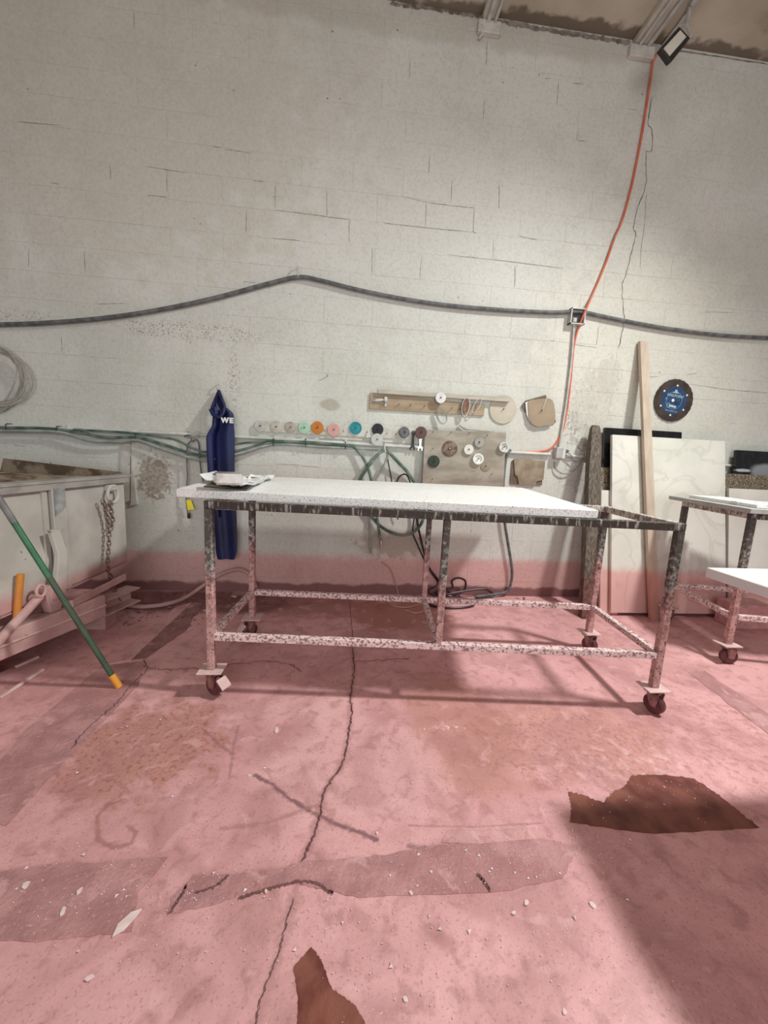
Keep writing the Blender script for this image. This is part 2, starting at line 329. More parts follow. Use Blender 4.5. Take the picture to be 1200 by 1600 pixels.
M_hoprim = mat('hopper_rim', (.27, .26, .24), (.38, .365, .335), scale=7, rough=.7, bump=.4)
M_hopblue = mat('blue_grey_paint', (.19, .205, .22), (.40, .41, .40), scale=9, rough=.65, bump=.3, lo=.45, hi=.7)
M_hoplow = mat('hopper_base', (.46, .27, .26), (.58, .37, .355), scale=7, rough=.75, bump=.4, speck=[((.2, .1, .095), 20, .70, 0)])
M_dirt = mat('rusty_dirt', (.10, .065, .042), (.27, .205, .15), scale=10, rough=.95, bump=1., bscale=30, lo=.42, hi=.60)
M_chain = mat('rusty_chain', (.16, .10, .08), (.34, .26, .22), scale=30, rough=.6, metal=.4, pink=.48)
M_stickg = mat('green_pole', (.012, .10, .04), (.03, .15, .07), scale=15, rough=.4, layers=[])
M_stickd = mat('green_pole_lower', (.030, .060, .035), (.05, .085, .05), scale=15, rough=.45)
M_stickm = mat('grey_pole', (.13, .125, .125), (.2, .19, .185), scale=15, rough=.5)
M_ferrule = mat('orange_ferrule', (.72, .30, .03), (.8, .36, .05), scale=10, rough=.5)
M_pole_o = mat('orange_handle', (.62, .25, .03), (.55, .2, .04), scale=14, rough=.55)
M_marble = mat('veined_marble', (.68, .67, .60), (.76, .75, .68), scale=3, rough=.4, pink=.40, speck=[], layers=[
    lambda N, L, geo, noise, rng_, mth, mix, col: mix(rng_(mth('ABSOLUTE', mth('SUBTRACT', noise(2.2, 7, 1.4, geo.outputs['Position']), .5)), .0, .045, .30, 0.), col, (.44, .43, .39))])
M_marble2 = mat('veined_offcut', (.66, .64, .58), (.74, .72, .66), scale=3, rough=.4, pink=.40)
M_granite = mat('brown_granite', (.055, .040, .028), (.34, .275, .195), scale=95, rough=.4, lo=.36, hi=.66, detail=5)
M_black = mat('black_granite', (.010, .010, .010), (.016, .016, .016), scale=20, rough=.22)
M_gloss = mat('black_gloss_slab', (.012, .012, .013), (.02, .02, .02), scale=20, rough=.12, layers=[blob(tuple(YP(1195, 738, 3.36)), (.16, .3, .09), (.30, .31, .33), .9, nscale=5, namp=.5), blob(tuple(YP(1162, 735, 3.36)), (.10, .3, .016), (.5, .52, .55), .9, nscale=11, namp=.8)])
M_edge = mat('slab_edge', (.36, .36, .35), (.45, .45, .44), scale=8, rough=.6)
M_post = mat('weathered_post', (.085, .07, .056), (.20, .165, .13), scale=40, rough=.9, bump=.9, bscale=40, stretch=(2.5, 2.5, .22), lo=.38, hi=.66, pink=.36)
M_plank = mat('pine_plank', (.50, .405, .32), (.58, .48, .385), scale=7, rough=.75, stretch=(4, 4, .3), pink=.40)
M_bladerim = mat('blade_rim', (.035, .022, .018), (.07, .045, .038), scale=12, rough=.6, bump=.3)
M_bladeblue = mat('blade_blue', (.018, .055, .13), (.03, .075, .165), scale=9, rough=.45)
M_bladetxt = mat('blade_print', (.42, .52, .58))
M_clear = mat('clear_plastic', (.56, .55, .53), (.70, .69, .68), scale=20, rough=.2, coat=.6)
M_lens = mat('brown_strap', (.20, .085, .045), (.30, .14, .08), scale=15, rough=.4)
M_lampf = mat('lamp_frame', (.018, .016, .014), rough=.45)
M_lampg = mat('lamp_glass', (.62, .60, .52), (.68, .66, .58), scale=3, rough=.25)
M_chip = mat('stone_chip', (.72, .56, .55), (.82, .68, .66), scale=30, rough=.7)
M_litter = mat('dark_litter', (.16, .075, .07), (.34, .19, .18), scale=20, rough=.9)

# ================================================================== the room
XL, XR, YN, HC = -5.2, 5.6, -5.2, 4.73
fl = MB().box(((XL+XR)/2, (YN+DW)/2, -.06), (XR-XL, DW-YN, .12)).build('floor', M_floor, smooth=0); tag(fl, 'rose tinted worn concrete floor with cracks and patches', None, kind='structure')
wl = MB().box(((XL+XR)/2, DW+.1016, HC/2+.1), (XR-XL, .20, HC+.2)).build('wall_back', M_mortar, smooth=0); tag(wl, 'off-white painted concrete block wall', None, kind='structure')
cl = MB().box(((XL+XR)/2, (YN+DW)/2, HC+.06), (XR-XL, DW-YN, .12)).build('ceiling', M_ceil, smooth=0); tag(cl, 'stained bare concrete ceiling panels', None, kind='structure')
# blocks: running bond, 16 x 8 inch faces
BW, BH = .4064, .2032
zref = (W(500, 292)[2]+W(740, 322)[2])/2; xref = W(430, 308)[0]
k0 = math.floor(zref/BH)+1; zb0 = zref-k0*BH                       # lowest course line
def block_mesh(w, h):
    c = .0014; d = .05; m = MB(); a, b = w/2, h/2
    m.add([(-a, 0, -b), (a, 0, -b), (a, 0, b), (-a, 0, b), (-a+c, -.0016, -b+c), (a-c, -.0016, -b+c), (a-c, -.0016, b-c), (-a+c, -.0016, b-c)], [(4, 5, 6, 7), (0, 1, 5, 4), (1, 2, 6, 5), (2, 3, 7, 6), (3, 0, 4, 7)])
    me = bpy.data.meshes.new('concrete_block'); me.from_pydata(m.v, [], m.f); me.materials.append(M_wall); return me
BM = block_mesh(BW, BH)
cand = []
for j in range(0, 25):
    z0 = zb0+j*BH; z1 = min(z0+BH, HC); z0 = max(z0, 0.)
    if z1-z0 < .03: continue
    sh = 0. if (j-(k0-1)) % 2 == 0 else BW/2
    for i in range(-14, 15):
        x0 = xref+sh+i*BW
        if x0+BW < XL+.05 or x0 > XR-.05: continue
        x1 = min(x0+BW, XR); x0 = max(x0, XL)
        c = V((x0+x1)/2, DW, (z0+z1)/2); d = c-V(0, 0, EYE); zz = d@CF
        u, v = (600+FPX*(d@CR)/zz, 800+FPX*(d@CD)/zz) if zz > .1 else (-9e3, 0)
        inside = -30 < u < 1230 and -25 < v < 950
        cand.append((0 if inside else 1, zz, x0, x1, z0, z1))
cand.sort()
rest = MB()
for n, (ins, zz, x0, x1, z0, z1) in enumerate(cand):
    g = random.choice([.0002, .0002, .0003, .0004, .0007, .0012])
    cx, cz, w, h = (x0+x1)/2, (z0+z1)/2, x1-x0-2*g, z1-z0-2*g*.8; dy = random.uniform(-.0007, .0007)
    if n < 300 and not ins:
        o = bpy.data.objects.new('concrete_block', BM); COL.objects.link(o); o.parent = wl
        o.location = tuple(V(cx, DW+.0016+dy, cz)-ORG['wall_back']); o.scale = (w/BW, 1, h/BH)
    else:
        a, b, c, y = w/2, h/2, .0014, DW+.0016+dy
        rest.add([(cx-a, y, cz-b), (cx+a, y, cz-b), (cx+a, y, cz+b), (cx-a, y, cz+b), (cx-a+c, y-.0016, cz-b+c), (cx+a-c, y-.0016, cz-b+c), (cx+a-c, y-.0016, cz+b-c), (cx-a+c, y-.0016, cz+b-c)], [(4, 5, 6, 7), (0, 1, 5, 4), (1, 2, 6, 5), (2, 3, 7, 6), (3, 0, 4, 7)])
tag(rest.build('concrete_blocks', M_wall, wl, smooth=0), kind='stuff')
def ribbon(mb, pts, w, fn, nrm, jit=.4, n=6):
    P = cr(pts, n)
    P = [fn(u+random.uniform(-1, 1)*jit, v+random.uniform(-1, 1)*jit) for u, v in P]
    L_, R_ = [], []
    for i, p in enumerate(P):
        d = P[min(i+1, len(P)-1)]-P[max(i-1, 0)]; s = np.cross(d, nrm); s /= np.linalg.norm(s)+1e-9; ww = w*random.uniform(.45, 1.2)*(1 if 0 < i < len(P)-1 else .3)
        L_.append(p+s*ww/2); R_.append(p-s*ww/2)
    m = len(P); mb.add(L_+R_, [(i, i+1, m+i+1, m+i) for i in range(m-1)])
NY = V(0, -1, 0); Wc = lambda u, v: W(u, v, .0012)
ck = MB()
for a in [((209, 19), (209, 44)), ((228, 260), (290, 270)), ((333, 229), (345, 231)), ((352, 233), (392, 239)), ((260.5, 265), (261, 300)), ((172, 257), (173, 280)), ((45, 390), (45, 417)), ((132, 392), (133, 424)), ((385, 330), (385, 364)), ((395, 282), (412, 284)),
          ((430, 288), (430, 326)), ((510, 298), (511, 338)), ((430, 328), (480, 334), (512, 339), (548, 343)), ((546, 342), (545.5, 380)), ((582, 388), (581, 428)), ((425, 372), (470, 376)), ((641, 93), (640, 120)), ((761, 65), (760, 104)), ((757, 155), (755, 188)), ((873, 128), (870, 165)),
          ((895, 130), (912, 131)), ((852, 122), (860, 123)), ((1017, 152), (1013, 190)), ((634, 308), (668, 316), (705, 321), (741, 325)), ((666, 318), (665, 354)), ((741, 325), (740, 360), (744, 364)), ((600, 349), (668, 356), (740, 363)), ((812, 369), (840, 375)), ((780, 288), (780, 326)), ((771, 372), (770, 404)), ((659, 400), (656, 434)), ((805, 415), (804, 448)), ((700, 398), (800, 409), (880, 420)), ((671, 245), (670, 270)), ((706, 280), (705, 315)),
          ((903, 205), (902, 218), (915, 221)), ((1088, 135), (1086, 143)), ((1078, 600), (1110, 605), (1150, 610), (1200, 614)), ((1100, 487), (1150, 489)), ((894, 538), (932, 543)), ((935, 510), (932, 540)), ((860, 532), (866, 533)), ((300, 340), (306, 342)), ((28, 190), (95, 196)), ((78, 285), (92, 288)),
          ((96, 527), (97, 550)), ((150, 475), (195, 474)), ((380, 440), (400, 442)), ((980, 170), (996, 172)), ((230, 305), (262, 308)), ((1075, 585), (1090, 583)), ((1003, 590), (1030, 588)), ((20, 695), (40, 698)), ((430, 725), (470, 727)), ((470, 728), (500, 730))]:
    ribbon(ck, list(a), .0034, Wc, NY, .3, 8)
ribbon(ck, [(1020, 150), (1013, 190), (1019, 205), (1018, 235), (1010, 240), (1009, 290), (996, 325), (990, 355), (993, 368), (985, 400), (979, 425), (972, 450), (975, 490), (973, 515), (966, 545)], .008, Wc, NY, .9, 6)
ribbon(ck, [(1010, 300), (1008, 340), (1003, 380), (1000, 420)], .004, Wc, NY, .8, 6)
tag(ck.build('open_joint', M_crackdark, wl, smooth=0), 'dark open joints and settlement crack')
# ceiling ribs with bearing pads and conduits
def rib(x0, x1, drop, conds):
    r = MB().box(((x0+x1)/2, (YN+DW)/2, HC-drop/2+.002), (x1-x0, DW-YN-.004, drop)).build('ceiling_rib', M_rib, cl, bevel=.008)
    MB().box(((x0+x1)/2, DW-.02, HC-drop-.045), (x1-x0+.06, .045, .085)).build('bearing_pad', M_whitebd, r, bevel=.006)
    for dx, rr, y1, dz in conds: MB().tube([V(x0+dx, y1, HC-drop-rr+dz), V(x0+dx, YN+.02, HC-drop-rr+dz)], rr, 8).build('conduit', M_galv, r)
rib(.90, 1.02, .055, [(.045, .016, DW-.01, 0), (.10, .012, DW-.01, 0)])
rib(2.16, 2.31, .055, [(.04, .012, DW-.02, 0), (.11, .012, DW-.02, 0)])
MB().tube([V(2.42, DW-.01, HC-.012), V(2.38, 1.5, HC-.012), V(2.36, YN+.02, HC-.012)], .011, 8).build('conduit', M_galv, cl)
MB().tube([W(765, 40, .02), W(748, 60, .02)], .010, 6).build('conduit_end', M_galv, cl); MB().tube([W(758, 28, .035), W(752, 52, .02)], .010, 6).build('conduit_end', M_galv, cl)
sj = MB()
ribbon(sj, [(610, 4), (650, 9), (700, 16), (735, 22), (790, 33), (840, 43), (900, 52), (950, 61), (985, 66)], .034, lambda u, v: W(u, v+1, .002), NY, 1.3, 14)
ribbon(sj, [(1030, 75), (1080, 82), (1140, 91), (1200, 100)], .012, lambda u, v: W(u, v, .002), NY, .6, 6)
sj.build('joint_gap', M_crackdark, cl, smooth=0)
# floor patches, cracks, marks
def fpoly(name, pts, m, h, parent, sub=9, jit=2.6):
    P = []
    for i in range(len(pts)):
        a, b = V(*pts[i]), V(*pts[(i+1) % len(pts)])
        for k in range(sub):
            q = a+(b-a)*k/sub+rng.uniform(-jit, jit, 2)*(.7 if k else .3); P.append(F(q[0], q[1], h))
    return MB().prism(P, V(0, 0, -h-.001)).build(name, m, parent, smooth=0) if parent else P
fpoly('concrete_patch', [(-10, 1362), (60, 1352), (262, 1340), (215, 1398), (205, 1455), (60, 1471), (-30, 1468)], M_patch, .0020, fl)
fpoly('concrete_patch', [(300, 1370), (400, 1362), (480, 1346), (600, 1336), (690, 1320), (835, 1308), (905, 1322), (880, 1372), (790, 1392), (560, 1402), (500, 1388), (460, 1379), (400, 1392), (330, 1415), (262, 1428), (268, 1400)], M_patch, .0020, fl)
fpoly('concrete_patch', [(700, 1298), (835, 1297), (838, 1310), (750, 1318), (690, 1316)], M_curb, .003, fl, jit=1)
fpoly('curb_strip', [(275, 948), (300, 941), (205, 1030), (165, 1038)], M_curb, .012, fl, jit=.5)
fpoly('concrete_patch', [(302, 941), (318, 940), (290, 985), (228, 1028), (207, 1030)], M_trench, .004, fl, jit=1)
fpoly('concrete_patch', [(160, 1040), (228, 1032), (215, 1072), (120, 1170), (10, 1290), (-60, 1260), (40, 1140)], M_patch, .003, fl, jit=2)
fpoly('concrete_patch', [(1075, 1050), (1100, 1048), (1215, 1125), (1215, 1160)], M_patch, .002, fl, jit=2)
NZ = V(0, 0, 1); Fc = lambda u, v: F(u, v, .0042)
fc = MB()
for pts, w in [([(550, 1010), (553, 1050), (548, 1085), (550, 1110), (545, 1145), (536, 1190), (520, 1215), (505, 1242), (500, 1275), (488, 1310), (472, 1345)], .0075), ([(459, 1402), (445, 1450), (435, 1490), (410, 1555), (398, 1605)], .004), ([(222, 1040), (260, 1046), (330, 1042), (400, 1034), (450, 1037), (470, 1048)], .005), ([(552, 1034), (590, 1032), (640, 1028)], .006),
               ([(372, 1404), (400, 1394), (430, 1386), (460, 1378), (490, 1378), (512, 1390), (522, 1396)], .007), ([(225, 1030), (228, 1048), (205, 1070), (180, 1100), (140, 1135), (110, 1170)], .005), ([(745, 1365), (758, 1378), (765, 1392)], .010), ([(550, 1000), (548, 960), (546, 935)], .004), ([(264, 1428), (285, 1395), (292, 1382)], .008), ([(305, 1395), (335, 1385), (358, 1366)], .006)]:
    ribbon(fc, pts, w, Fc, NZ, 1.6, 14)
fc.build('floor_crack', M_crack, fl, smooth=0)
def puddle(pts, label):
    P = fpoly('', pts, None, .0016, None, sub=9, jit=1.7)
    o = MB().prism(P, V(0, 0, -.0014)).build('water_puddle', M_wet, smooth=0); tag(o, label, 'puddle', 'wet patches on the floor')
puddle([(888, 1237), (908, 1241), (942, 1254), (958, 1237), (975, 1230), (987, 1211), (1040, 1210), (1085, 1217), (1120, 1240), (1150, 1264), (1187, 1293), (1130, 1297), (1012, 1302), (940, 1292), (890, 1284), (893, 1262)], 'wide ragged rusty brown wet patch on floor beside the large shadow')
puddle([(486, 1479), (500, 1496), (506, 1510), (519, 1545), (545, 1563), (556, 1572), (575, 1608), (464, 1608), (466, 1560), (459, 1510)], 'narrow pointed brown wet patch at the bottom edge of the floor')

# ================================================================== wheeled rack tables
def caster(parent, p, side=0., brake=False):
    x, y = p
    pl = MB().box((x, y, .138), (.125, .105, .008)).build('caster_plate', M_plate, parent, bevel=.002)
    a = V(math.cos(side), math.sin(side), 0); t = V(-a[1], a[0], 0); o = V(x, y, 0)+a*.018
    fk = MB().lathe((x, y, .112), (0, 0, 1), [(.034, 0), (.034, .02)], 16)
    for s in (-1, 1):
        q = t*s*.026
        fk.prism([o+q+a*-.035+V(0, 0, .118), o+q+a*.030+V(0, 0, .118), o+q+a*.020+V(0, 0, .045), o+q+a*-.012+V(0, 0, .045)], t*s*.004)
    fk.box(V(x, y, .115)+a*.004, (.07, .056, .008), (a, t, V(0, 0, 1)))
    f = fk.build('caster_fork', M_fork, parent, bevel=.001)
    MB().lathe(o+V(0, 0, .052)-t*.019, t, [(.012, 0), (.044, .001), (.052, .007), (.052, .031), (.044, .037), (.012, .038)], 24).build('wheel', M_tyre, f)
    if brake: MB().prism([o+t*-.03+a*.045+V(0, 0, .105), o+t*.03+a*.045+V(0, 0, .105), o+t*.03+a*.085+V(0, 0, .065), o+t*-.03+a*.085+V(0, 0, .065)], V(0, 0, -.006)).build('brake_pedal', M_plate, f)
def rack(label, x0, y0, ps, L, D, zr, zt, mids, steel=M_rack, casts=None, lower=M_crust):
    a = V(math.cos(ps), math.sin(ps), 0); b = V(-a[1], a[0], 0); o = V(x0, y0, 0); w = .038; ax = (a, b, V(0, 0, 1))
    t = thing('rack_table', label, 'table', o+a*L/2+b*D/2, None)
    cs = [o, o+a*L, o+a*L+b*D, o+b*D]
    for c in cs: MB().box(c+V(0, 0, (.142+zt-.04)/2), (w, w, zt-.04-.142), ax).build('leg', steel, t, bevel=.003)
    Zt, Zr = V(0, 0, zt-.02), V(0, 0, zr)
    for p, q in ((0, 1), (3, 2)):
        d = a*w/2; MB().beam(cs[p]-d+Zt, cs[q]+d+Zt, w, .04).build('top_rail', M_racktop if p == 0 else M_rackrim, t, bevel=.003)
        MB().beam(cs[p]+d+Zr, cs[q]-d+Zr, w*.9, .036).build('bottom_rail', lower, t, bevel=.003)
    for p, q in ((0, 3), (1, 2)):
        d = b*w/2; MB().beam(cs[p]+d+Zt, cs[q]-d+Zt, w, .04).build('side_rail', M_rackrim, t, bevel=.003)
        MB().beam(cs[p]+d+Zr, cs[q]-d+Zr, w*.9, .036).build('bottom_rail', lower, t, bevel=.003)
    for m in mids:
        for c in (o+a*m, o+a*m+b*D): MB().box(c+V(0, 0, (zr+.018+zt-.04)/2), (w*.9, w*.9, zt-.04-zr-.018), ax).build('leg', steel, t, bevel=.003)
        MB().beam(o+a*m+b*w/2+Zr, o+a*m+b*(D-w/2)+Zr, w*.85, .034).build('bottom_rail', lower, t, bevel=.003)
    for i, c in enumerate(cs):
        sd, br = (casts or {}).get(i, (.4, False)); caster(t, c[:2], sd, br)
    return t, a, b
t1, ta, tb = rack('long rusty steel rack table on casters carrying the speckled white slab', -.686, 1.96, -.078, 2.374, .65, .324, 1.04, [1.19], casts={0: (-.5, True), 1: (-1.2, False), 2: (-1.1, False), 3: (-2.4, True)})
sl = MB().prism([V(-.868, 2.022, 1.042), V(1.256, 1.808, 1.042), V(1.497, 3.20, 1.042), V(-.955, 3.21, 1.042)], V(0, 0, .042)).build('stone_slab', M_slab, bevel=.003)
tag(sl, 'large speckled white quartz slab lying on the long rack table', 'slab')
zs = 1.084
# table at the right carrying strips
t2p = F(1131, 1035); ps2 = -.20
t2, a2, b2 = rack('steel rack table at right edge carrying grey edged strips', t2p[0], t2p[1], ps2, 1.9, .66, .335, 1.05, [], casts={0: (-.3, False)}, steel=M_rack)
o2 = V(t2p[0], t2p[1], 0)
def strip(s0, s1, d0, d1, z, h, m, label, tilt=0.):
    P = [o2+a2*s0+b2*d0, o2+a2*s1+b2*d0, o2+a2*s1+b2*d1, o2+a2*s0+b2*d1]
    o = MB().prism([p+V(0, 0, z) for p in P], V(0, 0, h)).build('stone_strip', m, bevel=.002); return tag(o, label, 'stone strip', 'cut stone strips on the right rack table')
strip(-.055, .11, -.05, .80, 1.051, .030, M_edge, 'grey stone strip overhanging the left rail of the right table')
s2 = strip(.125, .30, -.10, .76, 1.051, .030, M_slab, 'white stone strip second from left on the right table')
s3 = strip(.04, .30, .03, .70, 1.0825, .022, M_slab, 'white stone strip with handwriting lying on top of the others')
strip(.315, .80, -.07, .72, 1.051, .032, M_slab, 'wide white stone piece at the right end of the right table')
text('12   MAF-3', o2+a2*.19+b2*.22+V(0, 0, 1.1048), a2, b2, .075, M_ink, s3, ext=.0003)
# near bench whose slab corner shows at the right edge
NB = (1.31, 1.245); zb = .93
nb = thing('workbench', 'near workbench at right edge with bright white slab corner', 'table', (1.95, .5, 0))
MB().prism([V(1.31, 1.245, .925), V(2.75, 1.262, .925), V(2.75, -.55, .925), V(1.30, -.55, .925)], V(0, 0, .035)).build('bench_top', M_slab_pk, nb, bevel=.002)
for x in (1.75, 2.6):
    for y in (.80, -.4): MB().box((x, y, .4625), (.04, .04, .925), None).build('leg', M_rack, nb, bevel=.003)
for y in (.80, -.4): MB().beam(V(1.77, y, .90), V(2.58, y, .90), .038, .04).build('top_rail', M_rackrim, nb)
for x in (1.75, 2.6): MB().beam(V(x, .78, .32), V(x, -.38, .32), .036, .036).build('bottom_rail', M_crust, nb)

# ================================================================== things on the slab
def sheet(pts4, z, amp, label, seed, curl=0.):
    A, B, C, D_ = [ZP(u, v, z) for u, v in pts4]; r = np.random.default_rng(seed); ph = r.uniform(0, 6, 4)
    def fn(i, j):
        p = A*(1-i)*(1-j)+B*i*(1-j)+C*i*j+D_*(1-i)*j
        e = max(abs(i-.5), abs(j-.5))*2
        return p+V(0, 0, .004+amp*(1+math.sin(9*i+ph[0])*math.cos(6*j+ph[1]))*(.3+.7*e**2)+curl*max(0, .45-i)**2*4)
    o = MB().sheet(fn, 14, 10, V(0, 0, -.0006)).build('paper_sheet', M_paper); return tag(o, label, 'paper', 'loose papers on the slab')
cb = MB().prism([ZP(u, v, zs+.0005) for u, v in [(318, 761), (384, 767), (394, 757), (335, 753)]], V(0, 0, .005)).build('clipboard', M_clip, bevel=.001); tag(cb, 'thin dark brown clipboard under the papers on the slab', 'clipboard')
pl_ = sheet([(312, 752), (372, 763), (400, 751), (338, 745)], zs+.008, .014, 'curled white sheet with lifted left corner under the wrapped block', 1, curl=.03)
sheet([(374, 765), (412, 757), (429, 747), (396, 748)], zs+.008, .020, 'crumpled white sheet at right of the paper heap', 2)
sheet([(355, 763), (400, 762), (416, 751), (372, 750)], zs+.020, .014, 'creased white sheet lying on top of the paper heap', 3)
bx = V(*ZP(364, 756, zs+.03)); ux = ZP(376, 755, zs+.02)-ZP(340, 759, zs+.02); ux[2] = 0; ux /= np.linalg.norm(ux); vx = V(-ux[1], ux[0], 0)
pb = ZP(358, 757, zs+.028)
def blk(i, j, k=0): return None
bb = MB().box(pb-ux*.01+V(0, 0, .034), (.14, .19, .056), (V(.93, .36, 0), V(-.36, .93, 0), V(0, 0, 1))).build('wrapped_block', M_film, bevel=.010, seg=2); tag(bb, 'small grey block wrapped in plastic film sitting on the papers', 'block')
q = ZP(393, 750, zs+.02); bt = MB().tube([q-V(.07, 0, 0), q-V(.03, 0, 0), q+V(.05, .01, 0), q+V(.07, .01, 0)], [.016, .020, .020, .008], 10).build('hand_tool', M_brown); tag(bt, 'dark brown rounded tool lying behind the wrapped block', 'tool')

# ================================================================== hopper at left
HA = V(-1.76, 2.11); HK = .1105
hn = V(1, -HK, 0); hn /= np.linalg.norm(hn); hd = V(HK, 1, 0); hd /= np.linalg.norm(hd)
def HP(s, z, off=0.): return V(HA[0]+(s-HA[1])*HK, s, z)+hn*off
def HC_(u, v, off=0.):
    d = ray(u, v); p0 = HP(2.11, EYE, off); t = (hn@(p0-V(0, 0, EYE)))/(hn@d); return d*t+V(0, 0, EYE)
hp = thing('waste_hopper', 'weathered grey steel self-dumping hopper full of rusty dirt at left', 'hopper', (-2.2, 2.3, 0))
bodyo = [HP(1.45, 1.035), HP(3.0, 1.035), HP(3.0, .40), HP(2.55, .375), HP(1.45, .36)]
MB().prism(bodyo, -hn*.008).build('side_wall', M_hop, hp)
MB().prism([HP(3.0, 1.035), HP(3.0, .40), HP(3.0, .40)-hn*1.15, HP(3.0, 1.035)-hn*1.15], V(0, .008, 0)).build('end_wall', M_hop, hp)
MB().prism([HP(1.45, 1.035, -1.15), HP(3.0, 1.035, -1.15), HP(3.0, .40, -1.15), HP(1.45, .36, -1.15)], hn*.008).build('side_wall', M_hop, hp)
MB().prism([HP(1.45, .36), HP(3.0, .40), HP(3.0, .40, -1.15), HP(1.45, .36, -1.15)], V(0, 0, .008)).build('bottom_plate', M_hop, hp)
MB().prism([HP(1.45, 1.045, .03), HP(3.06, 1.045, .03), HP(3.06, 1.045, -.06), HP(1.45, 1.045, -.06)], V(0, 0, .018)).build('rim', M_hoprim, hp, bevel=.003)
MB().prism([HP(1.45, 1.010, .028), HP(3.03, 1.010, .028), HP(3.0, 1.010, .0), HP(1.45, 1.010, .0)], V(0, 0, .034)).build('rim_lip', M_hoprim, hp)
dr = np.random.default_rng(4)
yb = 3.12
ba, bb_, bc, bd = YP(190, 738, yb), YP(5, 716, yb), YP(-4, 741, yb), YP(185, 756, yb)
MB().prism([ba, bb_, bb_-V(.05, 0, .16), bd-V(0, 0, .05)], V(0, .01, 0)).build('back_plate', M_dirt, hp)
MB().sheet(lambda i, j: HP(1.5+1.5*j, .93+.09*math.sin(3*i)+.04*math.sin(7*j+5*i), -.03-1.05*i)+V(0, 0, dr.uniform(-.008, .008)), 16, 20, V(0, 0, -.05)).build('dirt_fill', M_dirt, hp)
cs0, cs1 = HC_(76, 800)[1], HC_(97, 800)[1]
MB().prism([HP(cs0, 1.02), HP(cs1, 1.02), HP(cs1, .39), HP(cs0, .39)], hn*.030).build('brace', M_hop, hp, bevel=.004)
MB().prism([HP(cs0+.005, 1.018, .0305), HP(cs1-.005, 1.018, .0305), HP(cs1-.005, .90, .0305), HP((cs0+cs1)/2, .87, .0305), HP(cs0+.005, .85, .0305)], hn*.0012).build('paint_patch', M_hopblue, hp)
ks = HC_(72, 800)[1]; MB().prism([HP(ks-.03, 1.01), HP(ks, 1.01), HP(ks, .42), HP(ks-.03, .42)], hn*.012).build('brace_flange', M_hop, hp)
KP = [(80, 829), (94, 827), (106, 862), (104, 935), (86, 937), (92, 868)]
MB().prism([HC_(u, v, .075) for u, v in KP], -hn*.03).build('latch_arm', M_hop, hp, bevel=.004)
for i, (z, d) in enumerate(((.3, 0),)):
    MB().beam(V(-2.10, 1.10, .228), V(-1.615, 2.585, .228), .10, .145).build('fork_beam', M_hoplow, hp, bevel=.006)
    MB().beam(V(-2.09, 1.10, .236), V(-1.608, 2.575, .236), .104, .006).build('beam_weld', M_plate, hp)
    MB().beam(V(-2.95, 1.30, .228), V(-2.50, 2.70, .228), .10, .145).build('fork_beam', M_hoplow, hp, bevel=.006)
pk = MB()
for dz in (-.062, .062): pk.beam(V(-1.66, 2.60, .19+dz*.8), V(-1.57, 2.90, .19+dz*.8), .12, .008)
pk.beam(V(-1.69, 2.61, .19), V(-1.60, 2.91, .19), .008, .10); pk.build('fork_pocket', M_hoplow, hp)
MB().box((-1.985, 2.02, .078), (.30, .14, .155)).build('skid_block', M_hoplow, hp, bevel=.006); MB().box((-1.75, 2.75, .06), (.2, .14, .12)).build('skid_block', M_hoplow, hp, bevel=.006); MB().box((-2.85, 2.0, .078), (.3, .14, .155)).build('skid_block', M_hoplow, hp, bevel=.006)
MB().box((-2.45, 2.45, .33), (.5, .9, .05)).build('underframe', M_hoplow, hp)
br = lo((128, 944), (212, 901)); A_, B_ = HC_(*br[0], .10), HC_(*br[1], .10)
MB().beam(A_, B_, .012, .045).build('latch_bar', M_hoplow, hp, bevel=.002)
pr = lo((6, 1010), (78, 932)); A_, B_ = HC_(*pr[0], .04), HC_(*pr[1], .04)
MB().tube([A_, B_], .024, 12).build('hinge_pipe', M_hoplow, hp)
bkt = [HC_(u, v, .06) for u, v in lo((86, 920), (112, 910), (118, 925), (112, 952), (98, 958), (90, 938))]; MB().prism(bkt, -hn*.05).build('latch_bracket', M_hoplow, hp, bevel=.004)
rc = HC_(*lo((80, 923))[0], .06); MB().tube([rc+.028*(math.cos(a)*hd+math.sin(a)*V(0, 0, 1.2)) for a in np.linspace(0, 2*math.pi, 20)[:-1]], .008, 8, closed=True).build('ring', M_hoplow, hp)
fb_ = HC_(*lo((126, 943))[0], .07); MB().tube([fb_-hn*.02, fb_+hn*.02], .022, 12).build('bolt', M_hoplow, hp)
ec = HC_(168, 762, .0); MB().box(ec+hn*.02, (.045, .075, .045), (hn, hd, V(0, 0, 1))).build('ring_lug', M_plate if False else M_hop, hp, bevel=.008)
ring = [ec+hn*.035+V(0, 0, -.045)+.050*math.cos(a)*hd+.058*math.sin(a)*V(0, 0, 1) for a in np.linspace(0, 2*math.pi, 28)[:-1]]
MB().tube(ring, .011, 8, closed=True).build('shackle_ring', M_hop, hp)
